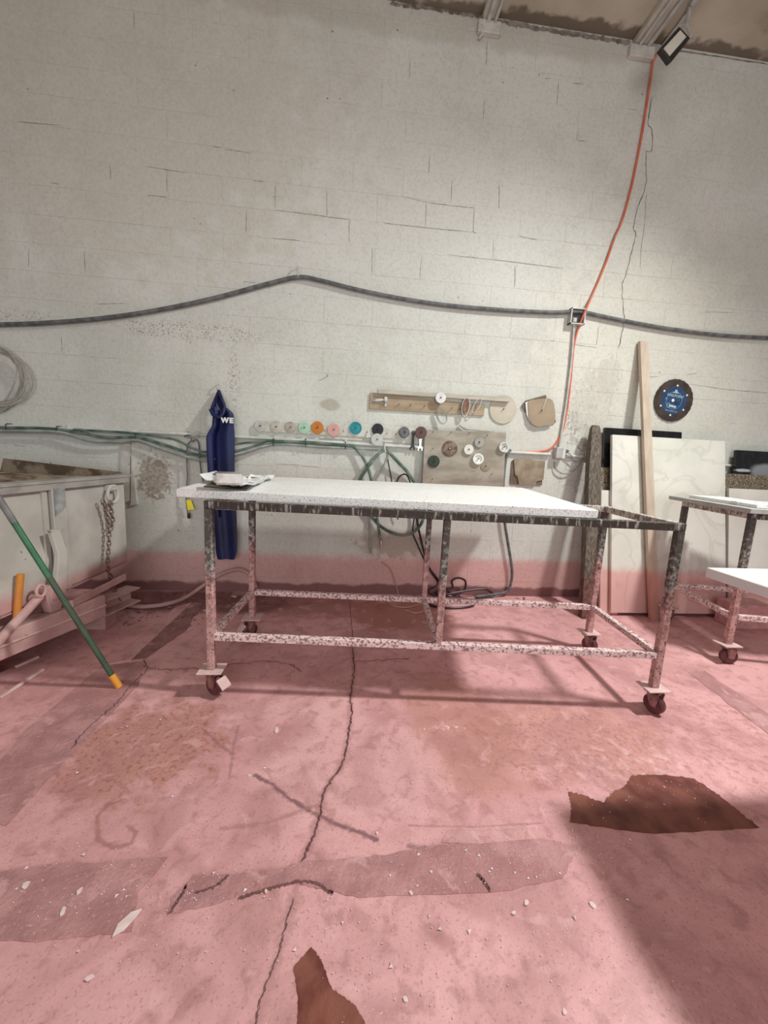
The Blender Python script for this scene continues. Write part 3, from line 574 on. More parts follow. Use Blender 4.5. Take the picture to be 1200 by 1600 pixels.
# chain: separate links
cpath = cr([HC_(u, v, .05) for u, v in [(161, 784), (166, 800), (170, 822), (170, 850)]+lo((184, 885), (190, 905), (197, 928), (205, 940))], 30)
ch = thing('chain', 'rusty steel chain hanging from the ring on the hopper', 'chain', cpath[-1])
def link_mesh():
    pts = []
    for a in np.linspace(0, 2*math.pi, 15)[:-1]:
        pts.append(V(.011*math.cos(a), 0, .011*math.sin(a)+(.010 if math.sin(a) > 0 else -.010)))
    m = MB().tube(pts, .0042, 6, closed=True); me = bpy.data.meshes.new('chain_link'); me.from_pydata(m.v, [], m.f); me.shade_smooth(); me.materials.append(M_chain); return me
LM = link_mesh()
def hang(path, start=0., step=.030):
    acc = start; k = 0
    for p, q in zip(path[:-1], path[1:]):
        l = np.linalg.norm(q-p)
        while acc <= l:
            c = p+(q-p)*acc/l; o = bpy.data.objects.new('chain_link', LM); COL.objects.link(o); o.parent = ch
            o.location = tuple(c-ORG[ch.name]); o.rotation_euler = (Vector(q-p).to_track_quat('Z', 'X') @ Vector((0, 0, 1)).rotation_difference(Vector((0, 0, 1)))).to_euler(); o.rotation_euler.rotate_axis('Z', (math.pi/2)*(k % 2)+.5); k += 1; acc += step
        acc -= l
hang(cpath)
hang(cr([HC_(u, v, .05) for u, v in [(172, 784), (174, 800), (176, 815), (172, 830)]], 20), .01)
# poles
b0 = F(187, 1074); tpt = YP(0, 782, 1.97); dd = tpt-b0
st = thing('push_pole', 'green pole with orange tip leaning against the hopper', 'pole', b0)
def pp(k): return b0+dd*k
rr = .014
MB().tube([pp(.0)+V(0, 0, .004), pp(.075)], .017, 12).build('tip', M_ferrule, st)
MB().tube([pp(.07), pp(.62)], rr, 12).build('pole_lower', M_stickd, st); MB().tube([pp(.62), pp(.895)], rr, 12).build('pole_upper', M_stickg, st)
MB().tube([pp(.893), pp(1.22)], rr*1.05, 12).build('grip', M_stickm, st)
ho = lo((48, 897), (41, 978)); A_, B_ = HC_(*ho[0], .03), HC_(*ho[1], .015)
hb = F(ho[1][0], 990); o = MB().tube([A_, B_, B_+(B_-A_)*.25], .017, 12).build('tool_handle', M_pole_o); tag(o, 'short orange wooden handle standing beside the hopper base', 'handle')

# ================================================================== leaning boards at right
def lean(name, pix, yb, yt, zb_, zt_, thick, m, label, cat, edge=None, z0=None):
    P = [LP(u, v, yb, yt, zb_, zt_) for u, v in pix]
    n = V(0, zt_-zb_, -(yt-yb)); n /= np.linalg.norm(n)
    o = MB().prism(P, n*thick).build(name, m, bevel=.0015); return tag(o, label, cat)
def leanrect(name, x0, x1, zb_, zt_, yb, yt, thick, m, label, cat, grp=None):
    n = V(0, zt_-zb_, -(yt-yb)); n /= np.linalg.norm(n)
    o = MB().prism([V(x0, yb, zb_), V(x1, yb, zb_), V(x1, yt, zt_), V(x0, yt, zt_)], n*thick).build(name, m, bevel=.002); return tag(o, label, cat, grp)
def xat(u, v, y): return YP(u, v, y)[0]
pm = YP(957, 679, 3.32); pm2 = YP(1133, 691, 3.32)
leanrect('marble_slab', pm[0], pm2[0], .03, pm[2], 3.02, 3.32, .03, M_marble, 'tall pale veined marble slab leaning behind the pine plank', 'slab')
pbk = YP(945, 668, 3.42); pbk2 = YP(1065, 675, 3.42)
leanrect('granite_slab', pbk[0], pbk2[0], .03, pbk[2], 3.16, 3.415, .03, M_black, 'black granite slab leaning behind the pale marble slab', 'slab')
pg = YP(942, 730, 3.30); pg2 = YP(962, 730, 3.30)
leanrect('granite_offcut', pg[0], pg[0]+.22, .03, pg[2], 3.09, 3.345, .022, M_granite, 'narrow brown speckled granite offcut between post and marble slab', 'slab')
pw = YP(942, 766, 3.24)
leanrect('marble_offcut', pw[0], pw[0]+.17, .0, pw[2], 3.055, 3.26, .022, M_marble2, 'narrow white offcut in front of the brown granite offcut', 'slab')
pm3 = YP(1143, 775, 3.22)
leanrect('marble_slab', pm2[0]+.03, pm2[0]+1.1, .03, 1.16, 3.03, 3.23, .03, M_marble2, 'lower white marble slab behind the right rack table', 'slab')
leanrect('granite_slab', pm2[0]+.02, pm2[0]+1.1, .03, YP(1140, 740, 3.3)[2], 3.09, 3.30, .025, M_granite, 'brown speckled granite slab behind the right rack table', 'slab')
pgl = YP(1151, 703, 3.40)
leanrect('black_slab', pgl[0], pgl[0]+.9, .03, pgl[2], 3.16, 3.40, .03, M_gloss, 'glossy black slab with grey swirls at the right edge', 'slab')
for (u, v), lb in (((1040, 974), 'small wood block under the marble slab near the plank foot'),):
    p = F(u, v); o = MB().box((p[0]+.05, 3.06, .0145), (.10, .16, .029)).build('wood_block', M_plank, bevel=.003); tag(o, lb, 'wood block')
for x, lb in ((3.68, 'small wood block under the right slabs beside the marble edge'), (4.30, 'small wood block under the far right end of the slabs')):
    o = MB().box((x, 3.13, .0145), (.10, .34, .029)).build('wood_block', M_plank, bevel=.003); tag(o, lb, 'wood block')
for x, yc in ((2.455, 3.19),):
    o = MB().box((x, yc, .0145), (.05, .22, .029)).build('wood_block', M_plank, bevel=.003); tag(o, 'wood block under the left end of the leaning slabs', 'wood block')
# pine plank
pt0, pt1 = W(1001, 533, .045), W(1013, 533, .045); pb0 = F(1028, 975); pb1 = F(1042, 975)
pb0[1] = pb1[1] = 2.93; dxp = .078
c0, c1 = (pb0+pb1)/2, (pt0+pt1)/2; c0 = V(c0[0], 2.955, 0.)
o = MB().prism([c0+V(-dxp/2, -.012, 0), c0+V(dxp/2, -.012, 0), c1+V(dxp/2, 0, 0), c1+V(-dxp/2, 0, 0)], V(0, .036, .0)).build('wood_plank', M_plank, bevel=.002); tag(o, 'long pale pine plank leaning against the wall across the marble slab', 'plank')
# weathered post
p0, p1 = F(918, 966), W(930, 670, .10); p0[1] = 2.99
n_ = 10; path = [p0+(p1-p0)*k/n_ for k in range(n_+1)]
po = MB()
prof = [(-.058, -.035), (-.02, -.045), (.03, -.04), (.056, -.025), (.058, .02), (.04, .045), (-.03, .045), (-.057, .03)]
vs = []; r_ = np.random.default_rng(3)
for k, c in enumerate(path):
    s = 1. if k < n_ else .72
    vs += [c+V(a*s+r_.uniform(-.004, .004), b*s+r_.uniform(-.004, .004), 0) for a, b in prof]
vs += [path[-1]+V(a*.5, b*.5, .03) for a, b in prof]
m8 = 8; fs = [(i*m8+k, i*m8+(k+1) % m8, (i+1)*m8+(k+1) % m8, (i+1)*m8+k) for i in range(n_+1) for k in range(m8)]+[tuple(range(m8-1, -1, -1)), tuple(range((n_+1)*m8, (n_+2)*m8))]
o = po.add(vs, fs).build('timber_post', M_post); tag(o, 'dark weathered timber post leaning on the wall by the marble', 'post')
# concrete block behind right table
q = F(1150, 984); o = MB().box((q[0]+.17, q[1]+.10, .105), (.36, .19, .21)).build('stone_block', M_curb, bevel=.006); tag(o, 'rough rose grey block on floor behind the right rack table', 'block')

# ================================================================== wall: hoses, cables, conduits
def cable(name, pix, off, r, m, label, cat, n=8, sides=8, group=None, parent=None, extra=()):
    pts = [W(p[0], p[1], p[2] if len(p) > 2 else off) for p in pix]+list(extra)
    o = MB().tube(cr(pts, n), r, sides).build(name, m, parent)
    return tag(o, label, cat, group) if label else o
h1 = cable('wall_hose', [(-420, 500), (-200, 507), (-40, 508), (0, 507), (60, 505), (130, 500), (200, 492), (280, 478), (350, 462), (420, 443), (466, 433), (500, 438), (560, 453), (630, 467), (700, 477), (780, 484), (860, 488), (905, 487), (940, 494), (1000, 506), (1060, 516), (1130, 524), (1200, 528), (1300, 531), (1420, 528)], .026, .0165, M_hose, 'thick dark grey hose draped across the upper wall', 'hose', 6, 10)
hk = W(466, 430, 0); MB().tube(cr([hk+V(0, 0, .05), hk+V(0, -.045, .045), hk+V(.004, -.05, -.01), hk+V(.004, -.025, -.032)], 5), .005, 6).build('hook', M_galv, h1)
oc = cable('orange_cable', [(1036, 72, .05), (1022, 92, .03), (1017, 120), (1011, 160), (1002, 215), (987, 290), (972, 345), (961, 370), (945, 415), (925, 462), (914, 487, .055), (903, 515), (896, 545), (892, 590), (887, 635), (880, 670), (871, 690), (858, 702), (835, 706), (800, 707)], .016, .009, M_orange, 'orange power cable running down the wall from the flood lamp', 'cable', 6)
for u, v in ((960, 370), (893, 552), (888, 625)):
    p = W(u, v, .016); MB().tube([p+.014*(math.cos(a)*V(.3, .7, 1)+math.sin(a)*V(0, 1, 0)) for a in np.linspace(0, 6.28, 12)[:-1]], .0035, 5, closed=True).build('cable_tie', M_galv, oc)
cd = cable('conduit_pipe', [(-300, 651), (200, 674), (400, 684), (620, 697), (860, 710)], .022, .0135, M_conduit, 'long pale conduit pipe fixed along the wall behind the hoses', 'conduit', 2, 10)
for u, v in ((110, 669), (310, 679), (430, 686), (540, 692), (760, 704), (1100, 722)):
    p = W(u, v, .0); MB().box(p+V(0, -.018, 0), (.02, .036, .05)).build('strap', M_conduit, cd if u < 1000 else cd, bevel=.004)
cable('conduit_pipe', [(884, 712), (1000, 719), (1100, 725), (1230, 733), (1420, 744)], .022, .0135, M_conduit, 'pale conduit pipe behind the post and leaning slabs', 'conduit', 2, 10)
cable('conduit_pipe', [(897, 506), (893, 560), (886, 620), (880, 660), (873, 702)], .018, .0105, M_galv, 'thin vertical grey conduit beside the orange cable', 'conduit', 3, 10)
jb = thing('junction_box', 'open grey metal junction box hanging under the thick hose', 'junction box', W(898, 508)); jc = W(898, 497)
j = MB(); s_ = .066
for dx, dz, w, h in ((-s_+.004, 0, .008, 2*s_), (s_-.004, 0, .008, 2*s_), (0, s_-.004, 2*s_, .008), (0, -s_+.004, 2*s_, .008)): j.box(jc+V(dx, -.028, dz), (w, .056, h))
j.build('box_shell', M_galv, jb); MB().box(jc+V(0, -.004, 0), (2*s_-.016, .006, 2*s_-.016)).build('back_plate', M_hose, jb); MB().box(jc+V(-.02, -.03, -.03), (.03, .03, .03)).build('terminal', M_whitebd, jb)
ob = thing('outlet_box', 'small grey outlet box with plug beside the orange cable', 'outlet', W(872, 716)); oc_ = W(870, 708)
MB().box(oc_+V(-.012, -.035, 0), (.06, .07, .10)).build('box_body', M_galv, ob, bevel=.006); MB().box(oc_+V(.034, -.035, 0), (.03, .064, .10)).build('cover_plate', M_conduit, ob, bevel=.004)
MB().lathe(oc_+V(.048, -.035, .018), V(1, 0, .1), [(.018, 0), (.018, .025), (.008, .045)], 14).build('plug', M_hose, ob)
cable('grey_cable', [(886, 706, .045), (893, 712, .045), (902, 721, .04), (911, 716, .035), (914, 708, .03), (905, 728, .03), (893, 738, .03), (880, 740, .03), (869, 733, .025), (867, 722, .02)], .03, .0055, M_greycord, 'thin grey cord looping below the outlet box', 'cord', 7, 6)
# green hoses
g1 = cable('green_hose', [(-300, 652), (-120, 664), (0, 668), (60, 669), (110, 673), (160, 683), (215, 684), (260, 696), (300, 709), (330, 712), (370, 705), (425, 691), (480, 691), (540, 696), (556, 701), (570, 720, .05), (579, 745, .05), (584, 775, .05), (590, 815, .05), (594, 842, .05)], .038, .0125, M_green, 'green hose strung along the wall and hanging behind the slab', 'hose', 6)
fp = W(595, 850, .05); MB().lathe(fp+V(0, 0, .04), V(.05, 0, -1), [(.012, 0), (.016, .005), (.016, .04), (.010, .045), (.010, .08)], 12).build('hose_fitting', M_steel, g1)
for u, v in ((15, 668), (93, 672), (215, 683), (428, 691), (478, 691), (540, 696)):
    p = W(u, v, .03); MB().tube(cr([p+V(0, .028, .03), p+V(0, -.03, .025), p+V(0, -.035, -.02), p+V(0, .0, -.028)], 4), .004, 5).build('hose_clip', M_dark, g1)
cable('green_hose', [(-300, 657), (-120, 670), (0, 673), (90, 675), (140, 688), (190, 690), (215, 688), (255, 702), (300, 716), (330, 718), (375, 708), (430, 694, .03), (500, 698, .03), (550, 700, .03), (590, 702, .03)], .060, .0125, M_grngrey, 'dusty pale hose sagging below the green hose on the wall', 'hose', 6)
cable('green_hose', [(115, 671), (200, 676), (270, 686), (300, 700), (325, 706), (370, 694), (430, 687)], .050, .009, M_green, 'thin upper green hose running over the sagging hoses', 'hose', 6)
loop = [(603, 702), (588, 712), (573, 732), (561, 755), (566, 782), (580, 806), (597, 824), (620, 835), (642, 834), (657, 820), (663, 800), (658, 775), (640, 742), (622, 722), (609, 708)]
o = MB().tube(cr([W(u, v, .055+.025*math.sin(i)) for i, (u, v) in enumerate(loop)], 8, closed=True), .0145, 9, closed=True).build('green_hose', M_green); tag(o, 'looped green hose hanging from a hook behind the slab', 'hose')
hk2 = W(600, 697); MB().tube(cr([hk2+V(0, .0, .02), hk2+V(0, -.07, .02), hk2+V(.0, -.09, -.02), hk2+V(.01, -.075, -.05), hk2+V(.03, -.05, -.02)], 5), .006, 6).build('hook', M_conduit, o)
cable('grey_hose', [(606, 704, .06), (604, 718, .05), (596, 735, .045), (587, 752, .04), (580, 790, .03), (578, 830, .03), (579, 865, .03)], .05, .010, M_grngrey, 'dusty grey hose hanging straight down from the hose hook', 'hose', 7)
cable('power_cable', [(604, 706, .05), (607, 725), (611, 745), (614, 770), (618, 800), (622, 812)], .03, .005, M_blackc, 'thin black cord hanging from the hose hook', 'cord', 6)
cable('power_cable', [(618, 765), (621, 750), (628, 742), (637, 744), (645, 770), (648, 800), (645, 830), (652, 850), (659, 866)]+[(u, v, .04) for u, v in lo((688, 892), (700, 912))], .035, .0065, M_blackc, 'black cable arching over and dropping behind the table legs', 'cable', 7, extra=[V(.78, 3.40, .06), V(.86, 3.36, .012)])
bh = cable('black_hose', [(650, 795), (652, 815), (657, 840), (663, 864)]+[(u, v, .05) for u, v in lo((685, 885), (700, 905), (712, 920), (725, 930))], .045, .010, M_blackfl, 'black hose coiled on the floor at the foot of the wall', 'hose', 8,
    extra=[W(725, 922, .05), W(727, 908, .05), W(716, 903, .06), W(706, 908, .06), W(706, 920, .05), V(.85, 3.40, .04), V(1.0, 3.36, .02), V(1.16, 3.30, .02), V(1.15, 3.19, .012), V(1.0, 3.13, .012), V(.82, 3.14, .012), V(.74, 3.24, .012), V(.8, 3.33, .02), V(1.0, 3.38, .05), W(745, 921, .06), W(762, 922, .05), W(771, 932, .05), V(1.25, 3.38, .012)])
cable('black_hose', [(798, 703, .03), (792, 712, .035), (788, 735), (786, 770), (788, 810), (794, 850), (797, 868)]+[(u, v, .04) for u, v in lo((816, 890), (815, 908), (808, 924))], .04, .0125, M_hose, 'dark hose dropping from beside the plywood board to the floor', 'hose', 7, extra=[V(1.40, 3.42, .03), V(1.24, 3.40, .0135)])
cable('beige_cable', [(u, v, .03) for u, v in lo((612, 878), (626, 890), (634, 912), (637, 932))], .03, .006, M_beige, 'thin beige cord curling on the floor under the table', 'cord', 8, extra=[V(.36, 3.37, .008), V(.42, 3.18, .007), V(.55, 3.14, .007), V(.68, 3.22, .007), V(.70, 3.10, .007), V(.60, 3.02, .007), V(.52, 3.08, .0075)])
fh = [F(u, v, .02) for u, v in lo((205, 944), (235, 948), (275, 944), (305, 934))]+[W(u, v, .06) for u, v in lo((335, 914), (360, 898), (388, 890), (408, 900), (416, 918))]
fh = [V(p[0], min(p[1], 3.42), max(p[2], .02)) for p in fh]
o = MB().tube(cr(fh, 8), .016, 10).build('floor_hose', M_hoplow); tag(o, 'dusty rose hose lying on floor between the hopper and table', 'hose')
# coil at left edge
co = thing('wire_coil', 'dusty coil of thin hose hanging on the wall at left edge', 'coil', W(5, 635))
cc = W(-4, 590, .03); r_ = np.random.default_rng(11)
for k in range(7):
    ra, rb = r_.uniform(.17, .275), r_.uniform(.19, .26); ox, oz = r_.uniform(-.03, .0), r_.uniform(-.03, .03); y0 = -.004-.007*k
    MB().tube([cc+V(ox+ra*math.cos(a)+.02*math.sin(2*a+k), y0+.008*math.sin(3*a+k), oz+rb*math.sin(a)) for a in np.linspace(0, 2*math.pi, 48)[:-1]], .0055, 6, closed=True).build('loop', M_coil, co)
# hanging cords with yellow tag
c1_ = cable('power_cable', [(288, 682, .03), (296, 680, .05), (299, 688, .05), (293, 696, .05), (292, 720), (293, 745), (291, 770), (292, 790), (294, 806)], .045, .0058, M_hose, 'hanging grey black cord with yellow tag left of the apron', 'cord', 6)
tg = [W(u, v, .052) for u, v in [(291, 781), (298, 781), (303, 796), (293, 797)]]; MB().prism(tg, V(0, .006, 0)).build('yellow_tag', M_yellow, c1_)
pg_ = W(295, 805, .045); MB().lathe(pg_+V(0, 0, .02), V(0, 0, -1), [(.008, 0), (.013, .02), (.013, .045), (.006, .05)], 10).build('plug', M_blackc, c1_)
cable('power_cable', [(300, 690, .04), (307, 687, .04), (311, 695, .035), (312, 715), (314, 735), (318, 755), (322, 775)], .035, .0055, M_hose, 'short dark cord hanging close beside the blue apron', 'cord', 6)
o = cable('wall_bracket', [(291, 683, .03), (303, 682, .06), (311, 676, .07)], .05, .005, M_galv, 'thin bent wire bracket left of the blue apron', 'bracket', 4)
# pale vertical strip on wall at left
o = MB().prism([W(u, v, .014) for u, v in [(190, 690), (204, 690), (203, 782), (186, 790)]], V(0, .013, 0)).build('wall_strip', M_whitebd); tag(o, 'pale vertical board strip fixed on the wall behind the hopper', 'board')
o = MB().prism([W(u, v, .02) for u, v in [(205, 712), (214, 788), (204, 790)]], V(0, .019, 0)).build('wedge_board', M_whitebd); tag(o, 'narrow tapered grey wedge board beside the pale wall strip', 'board')

# ================================================================== apron
rows = [(636, 331, 353), (645, 332, 364), (655, 332, 365), (666, 331, 365), (674, 326, 366), (682, 322, 366), (700, 322.5, 366), (730, 324, 366), (760, 326, 367), (800, 334, 369), (840, 336, 370), (862, 337, 370), (874, 340, 366)]
ap = thing('apron', 'dark blue work apron hanging from a hook on the wall', 'apron', W(345, 875))
def apf(i, j):
    t = j*(len(rows)-1); k = min(int(t), len(rows)-2); f = t-k
    v = rows[k][0]*(1-f)+rows[k+1][0]*f; l = rows[k][1]*(1-f)+rows[k+1][1]*f; r = rows[k][2]*(1-f)+rows[k+1][2]*f
    fold = .018*math.sin(i*9+1.2*math.sin(4*j))*(1-.6*j)-.03*math.exp(-((i-.30)/.05)**2)*(1 if .15 < j < .75 else 0)
    return W(l+(r-l)*i, v+.5*math.sin(9*i), .105+fold)
MB().sheet(apf, 24, 30, V(0, .012, 0)).build('apron_body', M_apron, ap)
MB().tube(cr([W(342, 611, .03), W(336, 625, .06), (W(331, 640, .095)), W(336, 650, .125)], 6), .012, 8).build('neck_strap', M_apron, ap); MB().tube(cr([W(342, 611, .03), W(346, 622, .095), W(351, 637, .10), W(346, 648, .13)], 6), .013, 8).build('neck_strap', M_apron, ap)
MB().sheet(lambda i, j: W(342+(i-.5)*(2+18*j), 613+28*j, .04+.07*j+.012*math.sin(7*i)), 8, 6, V(0, .01, 0)).build('bib_fold', M_apron, ap)
MB().tube(cr([W(329, 640, .11), W(333, 648, .13), W(342, 652, .135), (W(349, 645, .13)), W(350, 638, .115)], 6), .014, 8).build('strap_knot', M_apron, ap)
MB().prism([W(u, v, .133) for u, v in [(336, 794), (368.5, 795.5), (368.5, 797.5), (336, 796)]], V(0, .02, 0)).build('seam', M_edge, ap)
for chx, uu in (('W', 351.5), ('E', 361.5)): text(chx, W(uu, 657.2+(uu-356)*.05, .132), W(365, 658)-W(345, 657), V(0, 0, 1), .056, M_white, ap, name='letter', bold=.003, ext=.006)
ah = W(342, 606); MB().tube(cr([ah+V(0, 0, .03), ah+V(0, -.035, .02), ah+V(0, -.04, -.01), ah+V(.0, -.01, -.03)], 5), .005, 6).build('hook', M_galv, ap)

# ================================================================== tool boards and discs
def wboard(name, pix, off0, th, m, label, cat='board', parent=None):
    o = MB().prism([W(u, v, off0+th) for u, v in pix], V(0, th-.0002, 0)).build(name, m, parent, bevel=.0015); return tag(o, label, cat) if label else o
wbd = wboard('rail_board', [(402, 657), (663, 672), (663, 688), (403, 674)], .0, .02, M_whitebd, 'long white rail board holding the coloured polishing pads')
for u in (430, 470, 536, 574, 604, 618, 645): MB().tube([W(u, 668+(u-430)*.06, .018), W(u+1, 666+(u-430)*.06, .05)], .0025, 5).build('nail', M_dark, wbd)
wboard('backing_strip', [(500, 678), (660, 687), (660, 694), (500, 685)], .0, .008, M_whitebd, 'thin white backing strip below the long rail board')
tbd = wboard('tan_board', [(579, 613), (758, 633), (756, 650), (577, 639)], .0, .018, M_tanbd, 'tan wooden board on the wall above the plywood board')
for u in (600, 622, 640, 662, 705, 718): MB().tube([W(u, 632+(u-600)*.07, .016), W(u+2, 629+(u-600)*.07, .055)], .0025, 5).build('nail', M_dark, tbd)
wboard('wood_strip', [(590, 608), (798, 621), (797, 628), (591, 614.5)], .019, .03, M_greywood, 'grey wooden strip fixed across the top of the tan board')
ply = wboard('plywood_board', [(664, 671), (791, 676), (786, 775), (659, 772)], .042, .018, M_ply, 'weathered plywood board with discs hung on nails behind the slab')
for u, v in ((676, 676), (704, 677), (733, 678), (761, 681), (676, 702), (675, 750), (768, 742)): MB().tube([W(u, v, .058), W(u+1, v-2, .085)], .0025, 5).build('nail', M_dark, ply)
def pad(u, v, rpx, m, label, off=.0215, th=.012, hole=M_dark, name='polishing_pad', prof=None, tilt=(0, 0), grp='polishing pads and discs on the wall boards'):
    c = W(u, v, off); r = rpx*np.linalg.norm(W(u+1, v, off)-c)
    ax = V(tilt[0], -1, tilt[1]); ax /= np.linalg.norm(ax)
    pr = prof(r, th) if prof else [(0, 0), (r*.96, 0), (r, th*.25), (r, th*.85), (r*.95, th), (r*.2, th), (r*.16, th*.7), (0, th*.7)]
    o = MB().lathe(c, ax, pr, 32).build(name, m, smooth=30); tag(o, label, 'disc', grp)
    MB().tube([c, c+ax*(th+.012)+V(0, 0, .003)], .0045, 6).build('nail', hole, o); return o
CM = lambda n, c, c2: mat(n, c, c2, scale=18, rough=.7, bump=.3)
pad(407, 666, 9, mat('grey_pad', (.42, .41, .38), (.55, .54, .5), scale=25, rough=.6), 'translucent grey pad at the left end of the rail board')
pad(432, 667, 9.5, mat('dusty_pad', (.45, .42, .36), (.58, .55, .49), scale=15, rough=.8), 'dusty beige pad second from left on the rail board', th=.004)
pad(454, 668, 9, mat('brown_grey_pad', (.34, .31, .26), (.48, .44, .38), scale=15, rough=.85), 'faded brown grey pad third from left on the rail board', th=.004)
pad(475.5, 668.5, 9.3, CM('mint_pad', (.36, .56, .43), (.43, .62, .5)), 'mint green polishing pad on the rail board')
pad(496, 668.5, 9.8, CM('orange_pad', (.50, .16, .025), (.56, .2, .04)), 'orange polishing pad on the rail board')
pad(521.5, 672, 10, CM('pink_pad', (.58, .31, .28), (.66, .38, .35)), 'pale pink polishing pad on the rail board')
pad(555.5, 669, 9.6, CM('teal_pad', (.01, .20, .25), (.03, .29, .34)), 'teal blue polishing pad on the rail board', prof=lambda r, t: [(0, 0), (r*.96, 0), (r, t*.25), (r, t), (r*.9, t), (r*.85, t*.7), (r*.3, t*.8), (0, t*.8)])
pad(590, 671, 9, CM('black_pad', (.012, .013, .018), (.02, .02, .03)), 'black polishing pad above the light grey pad')
pad(589, 687, 9.4, CM('light_grey_pad', (.50, .50, .47), (.57, .57, .54)), 'light grey polishing pad overlapping the lower edge of the rail board', off=.034)
pad(631, 676, 8.6, CM('slate_pad', (.09, .09, .10), (.13, .13, .14)), 'slate grey polishing pad with bent edge on the rail board', tilt=(.25, .2), th=.02)
pad(657.5, 676, 9.2, CM('maroon_pad', (.095, .045, .042), (.13, .065, .06)), 'maroon polishing pad at the right end of the rail board', off=.061)
gd = 'polishing pads and discs on the wall boards'
pad(677.5, 721, 9.2, CM('dark_green_pad', (.018, .030, .018), (.035, .05, .035)), 'dark green disc at the left of the plywood board', off=.0605)
pad(702.5, 701, 12, mat('brown_disc', (.10, .06, .045), (.24, .17, .13), scale=22, rough=.7, bump=.4, lo=.4, hi=.6), 'large brown worn disc on the plywood board', off=.0605, th=.006, hole=M_white)
CUP = lambda r, t: [(0, 0), (r*.97, 0), (r, t*.3), (r, t), (r*.72, t), (r*.62, t*.45), (r*.25, t*.45), (r*.2, t*.9), (0, t*.9)]
pad(731.5, 702.5, 7.6, CM('white_disc', (.66, .65, .6), (.72, .71, .66)), 'plain white disc in the middle of the plywood board', off=.0605, th=.02)
pad(748, 691.5, 7.5, CM('grey_disc', (.30, .29, .275), (.38, .37, .35)), 'grey disc near the top right of the plywood board', off=.0605, th=.016)
pad(746, 717, 8.3, CM('white_cup_disc', (.74, .74, .71), (.8, .8, .77)), 'white cup shaped disc with raised rim on the plywood board', off=.0605, th=.026, prof=CUP)
pad(758.5, 728.5, 7.8, CM('tan_disc', (.27, .215, .16), (.33, .27, .2)), 'faint tan disc below the white cup disc on the plywood', off=.0605, th=.005)
pad(786, 698.5, 7.6, CM('white_edge_disc', (.58, .57, .53), (.68, .67, .63)), 'white disc hung over the right edge of the plywood board', off=.0605, th=.026, prof=CUP)
pad(688, 622, 8.2, M_clear, 'clear plastic disc hung on the grey wooden strip', off=.0505, th=.018)
# white clip, wrenches
o = MB().prism([W(u, v, .03) for u, v in [(574, 672), (577, 672), (578.5, 684), (571, 684)]], V(0, .0098, 0)).build('paint_scraper', M_conduit, bevel=.002); tag(o, 'small white tapered holder on the rail board beside the teal pad', 'holder')
def wrench(u0, v0, u1, v1, off, m, label):
    a, b = W(u0, v0, off), W(u1, v1, off); d = b-a; L_ = np.linalg.norm(d); d /= L_; s = np.cross(d, V(0, -1, 0))
    P = [(-.012, 0), (.012, 0), (.010, .6*L_), (.012, L_-.035), (.024, L_-.02), (.022, L_+.008), (.010, L_+.010), (.010, L_-.012), (-.010, L_-.012), (-.010, L_+.010), (-.022, L_+.008), (-.024, L_-.02), (-.012, L_-.035), (-.010, .6*L_)]
    o = MB().prism([a+s*x+d*y for x, y in P], V(0, .009, 0)).build('wrench', m, bevel=.001)
    MB().lathe(a+V(0, -.001, 0), V(0, 1, 0), [(.009, 0), (.017, 0), (.017, .010), (.009, .010), (.009, 0)], 16).build('ring_end', m, o); return tag(o, label, 'wrench', 'wrenches hanging below the maroon pad')
wrench(646, 676, 644.5, 702, .035, M_dark, 'black handled open end wrench hanging left of the other')
wrench(657, 684, 656.5, 703, .035, M_steel, 'steel open end wrench hanging below the maroon pad')
for u, lb in ((652, 'thin white string hanging beside the wrenches'),): cable('string', [(661, 702, .03), (659, 722), (655, 745), (650, 762)], .02, .0025, M_conduit, lb, 'string', 5, 5)
# spray nozzle, strap rings, goggles
p, q = W(584, 626, .03), W(605, 624, .03); d = q-p
o = MB().tube([p, p+d*.12, p+d*.13, p+d*.6, p+d*.62, p+d*.78, p+d*.8, p+d], [.006, .006, .012, .013, .010, .010, .024, .024], 12).build('hose_nozzle', M_conduit); tag(o, 'white metal hose nozzle fixed on the tan board', 'nozzle')
MB().tube([p+d*.88+V(0, 0, -.01), p+d*.88+V(0, .012, -.055)], .010, 8).build('valve', M_conduit, o)
def ringo(name, u, v, ra, rb, tw, m, label, w=.018, off=.05, ang=0.):
    c = W(u, v, off); P = []
    e1 = V(math.cos(ang), -tw, math.sin(ang)); e2 = V(-math.sin(ang), 0, math.cos(ang)); nn = np.cross(e1, e2); nn /= np.linalg.norm(nn)
    vs = []; n = 32
    for k in range(n):
        a = 2*math.pi*k/n; b = c+e1*ra*math.cos(a)+e2*rb*math.sin(a)
        for dr_, dn_ in ((0, -w/2), (.004, -w/2), (.004, w/2), (0, w/2)): vs.append(b+nn*dn_+(e1*math.cos(a)+e2*math.sin(a))*dr_)
    fs = [(k*4+i, ((k+1) % n)*4+i, ((k+1) % n)*4+(i+1) % 4, k*4+(i+1) % 4) for k in range(n) for i in range(4)]
    o = MB().add(vs, fs).build(name, m); return tag(o, label, 'ring', 'rings hanging on the tan board')
ringo('hose_clamp', 690, 650, .030, .070, .8, M_steel, 'shiny steel band clamp hanging below the clear disc', ang=.45)
gq = ringo('strap_ring', 728, 636, .030, .078, .3, M_clear, 'white rimmed oval ring with brown fill on the tan board', ang=-.05)
cq = W(728, 634, .045); MB().prism([cq+V(.024*math.cos(a), -.004*math.cos(a), .064*math.sin(a)) for a in np.linspace(0, 6.283, 25)[:-1]], V(0, .008, 0)).build('brown_pad', M_lens, gq)
ringo('strap_ring', 745, 634, .022, .068, .4, M_clear, 'thin pale oval ring right of the brown filled ring', w=.010, ang=-.45)
